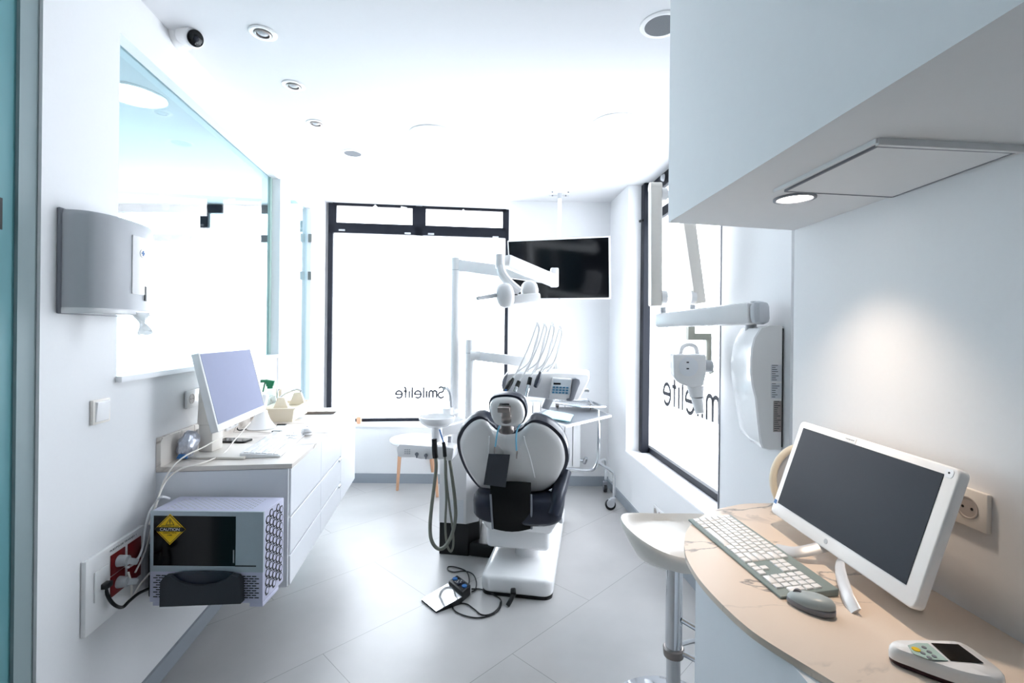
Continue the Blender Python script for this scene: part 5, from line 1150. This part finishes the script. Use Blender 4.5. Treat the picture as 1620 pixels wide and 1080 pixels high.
# keyboard + mouse
a1 = G(1095.5, 827, dz_); a2 = G(1246, 952, dz_); b1 = G(1148, 819, dz_); b2 = G(1316, 940, dz_)
ca = (a1+b1)/2; cb_ = (a2+b2)/2; Lk = (cb_-ca).length; Wk = .135; kc = (ca+cb_)/2; kd = cb_-ca
keyboard('keyboard', 'grey-green keyboard with white keys on the right desk', (kc.x, kc.y, dz_+.0005), math.atan2(kd.y, kd.x), Lk, Wk, 'white', 'sage', th=.011)
q = G(1283, 966, dz_); m1 = G(1247, 950, dz_+.01); m2 = G(1316, 975, dz_+.01); md = m2-m1
mouse('computer_mouse', 'grey wireless mouse beside the keyboard on the right desk', (q.x+.003, q.y+.006, dz_+.0005), math.atan2(-md.y, -md.x)-pi/2, 'grey', 'mousetop', .088, .05, .031)
# hand-held device
ho_ = [(1406, 1019), (1414, 1013.5), (1438, 1013), (1480, 1013.5), (1522, 1017), (1560, 1041), (1590, 1066), (1576, 1074), (1532, 1067), (1478, 1050), (1443, 1037), (1416, 1027)]
zz_ = dz_+.028
hpnt = [G(px, py, zz_) for px, py in ho_]; hcn = sum(hpnt, V())/len(hpnt)
hhd = T('handheld_meter', 'white and maroon handheld meter with dark display at the near end of the desk', 'meter', (hcn.x, hcn.y, dz_))
sh = spline(hpnt, 4, True)
def hl(k, z): return [V((hcn.x+(p.x-hcn.x)*k, hcn.y+(p.y-hcn.y)*k, z)) for p in sh]
MB().rings([hl(.92, dz_+.0006), hl(.99, dz_+.004), hl(1.0, dz_+.010)]).build('underside', 'dred', hhd, world=True, angle=50)
MB().rings([hl(1.0, dz_+.009), hl(1.01, dz_+.018), hl(.99, zz_-.002), hl(.94, zz_+.002), hl(.5, zz_+.004), hl(.02, zz_+.004)]).build('casing', 'white', hhd, world=True, angle=50)
hz = zz_+.0045
q = [G(px, py, hz) for px, py in ((1473, 1017.5), (1516, 1019.5), (1556, 1049), (1504, 1045))]
MB().hexa(q, [p+V((0, 0, .001)) for p in q]).build('display', 'blackg', hhd, world=True, smooth=False)
q = [G(px, py, hz) for px, py in ((1436, 1021), (1450, 1017), (1468, 1018), (1500, 1045), (1468, 1043), (1445, 1034))]
kp_ = MB().hexa(q, [p+V((0, 0, .0008)) for p in q]).build('button_panel', 'tint', hhd, world=True, smooth=False)
q = G(1449, 1027, hz+.001); MB().cyl(q, q+V((0, 0, .001)), .006).build('yellow_button', 'yellow', kp_, world=True)
for px, py in ((1462, 1024), (1470, 1031), (1478, 1038), (1460, 1033), (1470, 1040)):
    q = G(px, py, hz+.001); MB().cyl(q, q+V((0, 0, .0008)), .0035).build('button', 'grey', kp_, world=True)
gr = [G(px, py, zz_-.004) for px, py in ((1436, 1035), (1452, 1041), (1478, 1050.5), (1505, 1059), (1530, 1066.5))]
dg = [V(((p-hcn).x, (p-hcn).y, 0)).normalized() for p in gr]
inn_ = [p - d*.006 for p, d in zip(gr, dg)]; ou_ = [p + d*.006 for p, d in zip(gr, dg)]
lp = ou_ + inn_[::-1]
MB().hexa([low_(p, dz_+.003) for p in lp], [low_(p, zz_-.004) for p in lp], .001, 1).build('side_grip', 'dred', hhd, world=True)
# cream ring object behind monitor
rc = P(1277, 764, 1.50); t = T('round_mirror', 'round cream-rimmed stand mirror half hidden behind the right computer', 'mirror', (rc.x, rc.y, dz_))
rr0 = rc.z - dz_
mfr = frame(rc, (1, -.25, 0), (0, .12, 1))
mb = MB(); mb.tube([mfr @ V((cos(a)*.098, sin(a)*.114, 0)) for a in [2*pi*i/40 for i in range(40)]], .011, n=12, closed=True); mb.build('rim', 'cream', t, world=True)
mb = MB(); mb.prism(circ(0, 0, .094, 40, .11), -.006, -.001, mfr); mb.build('face', 'lgrey', t, world=True)
mb = MB(); mb.lathe([(.001, 0), (.06, 0), (.06, .006), (.012, .01), (.008, .02), (.001, .02)], (rc.x, rc.y+.02, dz_+.0005)); mb.build('foot', 'cream', t, world=True)
# right wall socket
qs = RW(1512, 800); socket_plate('wall_socket', 'beige double wall socket right of the all-in-one computer', (rwx(1.005), 1.005, RW(1540, 803).z), pi+TR, 2, .078, 'offw', hollow='recess')
# small sockets low on the window wall
for k, (px, py) in enumerate(((1043, 812), (1050, 818))):
    pass
q = RP(1046, 815, (wwx(0), 0, 0), V((1, .077, 0))); socket_plate('wall_socket', 'small white double socket low on the wall under the side window', (q.x, q.y, q.z), pi+TW, 3, .075, 'white')

# ================================================================== BAR STOOL
bs_ = T('bar_stool', 'cream bucket bar stool on chrome column beside the right desk', 'bar stool', (.612, 1.76, 0))
MB().lathe([(.001, 0), (.235, 0), (.24, .008), (.2, .018), (.09, .032), (.04, .045), (.001, .045)]).build('base', 'chrome', bs_, angle=60)
MB().cyl((0, 0, .04), (0, 0, .27), .0255).build('lower_column', 'chrome', bs_)
MB().cyl((0, 0, .25), (0, 0, .64), .030).build('upper_column', 'chrome', bs_)
MB().lathe([(.03, .255), (.036, .258), (.038, .285), (.034, .29), (.03, .29)]).build('collar', 'metal', bs_)
mb = MB(); mb.tube([(.02, -.02, .28), (.10, -.05, .26), (.20, -.06, .25), (.26, 0, .25), (.22, .08, .25), (.12, .08, .26), (.02, .02, .28)], .009, sm=6); mb.tube([(.02, -.02, .40), (.10, -.05, .37), (.20, -.06, .35)], .009, sm=5); mb.tube([(.20, -.06, .35), (.235, -.05, .25)], .009); mb.build('footrest', 'chrome', bs_)
mb = MB(); mb.tube([(.02, -.02, .63), (.06, -.05, .60), (.13, -.09, .53)], .006, sm=4); mb.tube([(.09, -.065, .572), (.13, -.09, .53)], .009, n=10); mb.build('lever', 'chrome', bs_)
NA = 48
def seat_ring(k, dz, base=None):
    pts = []
    for i in range(NA):
        a = 2*pi*i/NA; lift = .045*max(0, -cos(a))**2 + .005*sin(a) + .045*max(0, cos(a))**2
        rx, ry = .195, .185
        z = (.705 + lift + dz) if base is None else base
        pts.append(V((rx*k*cos(a), ry*k*sin(a), z)))
    return pts
MB().rings([seat_ring(.30, 0, .625), seat_ring(.72, 0, .632), seat_ring(.90, -.058), seat_ring(1.0, -.02), seat_ring(1.015, -.004), seat_ring(1.0, .003), seat_ring(.965, -.002), seat_ring(.90, -.02), seat_ring(.75, 0, .695), seat_ring(.4, 0, .688), seat_ring(.02, 0, .686)]).build('seat', 'offw', bs_, angle=60)
# ================================================================== CAMERA, DAYLIGHT, LAMPS
cam = bpy.data.cameras.new('camera'); co = bpy.data.objects.new('camera', cam); C.objects.link(co)
cam.sensor_width = 36; cam.lens = F/1620*36; cam.shift_y = -15/1620; cam.clip_start = .02
co.location = (0, 0, H); co.rotation_euler = (Matrix.Rotation(pi/2, 3, 'X') @ Matrix.Rotation(R, 3, 'Z')).to_euler()
S.camera = co
wd = bpy.data.worlds.new('sky'); S.world = wd; wd.use_nodes = True; nt = wd.node_tree; bg = nt.nodes['Background']
bg.inputs[0].default_value = (1, .998, .995, 1); bg.inputs[1].default_value = 8.2
def portal(name, c, d, sx, sy):
    l = bpy.data.lights.new(name, 'AREA'); l.shape = 'RECTANGLE'; l.size = sx; l.size_y = sy; l.cycles.is_portal = True
    o = bpy.data.objects.new(name, l); C.objects.link(o); o.location = c; o.rotation_euler = V(d).to_track_quat('-Z', 'Y').to_euler(); return o
portal('daylight_back', (-.92, 4.9, 1.65), (0, -1, 0), 2.0, 2.3)
portal('daylight_side', (1.5, 3.2, 1.6), (-1, 0, 0), 1.9, 2.4)
portal('daylight_adjacent', (-3.1, 4.9, 1.65), (0, -1, 0), 2.4, 2.3)
def spot(name, c, e, col, size=120, blend=.6, r=.04):
    l = bpy.data.lights.new(name, 'SPOT'); l.energy = e; l.color = col; l.spot_size = radians(size); l.spot_blend = blend; l.shadow_soft_size = r
    o = bpy.data.objects.new(name, l); C.objects.link(o); o.location = c; return o
spot('soffit_lamp', DL + V((0, 0, -.012)), 17, (1, .80, .62), 98, 1.0, .035)
vs = S.view_settings; vs.view_transform = 'Standard'; vs.look = 'None'; vs.gamma = 1; vs.exposure = .24
S.display_settings.display_device = 'sRGB'
try: vs.use_curve_mapping = False
except Exception: pass
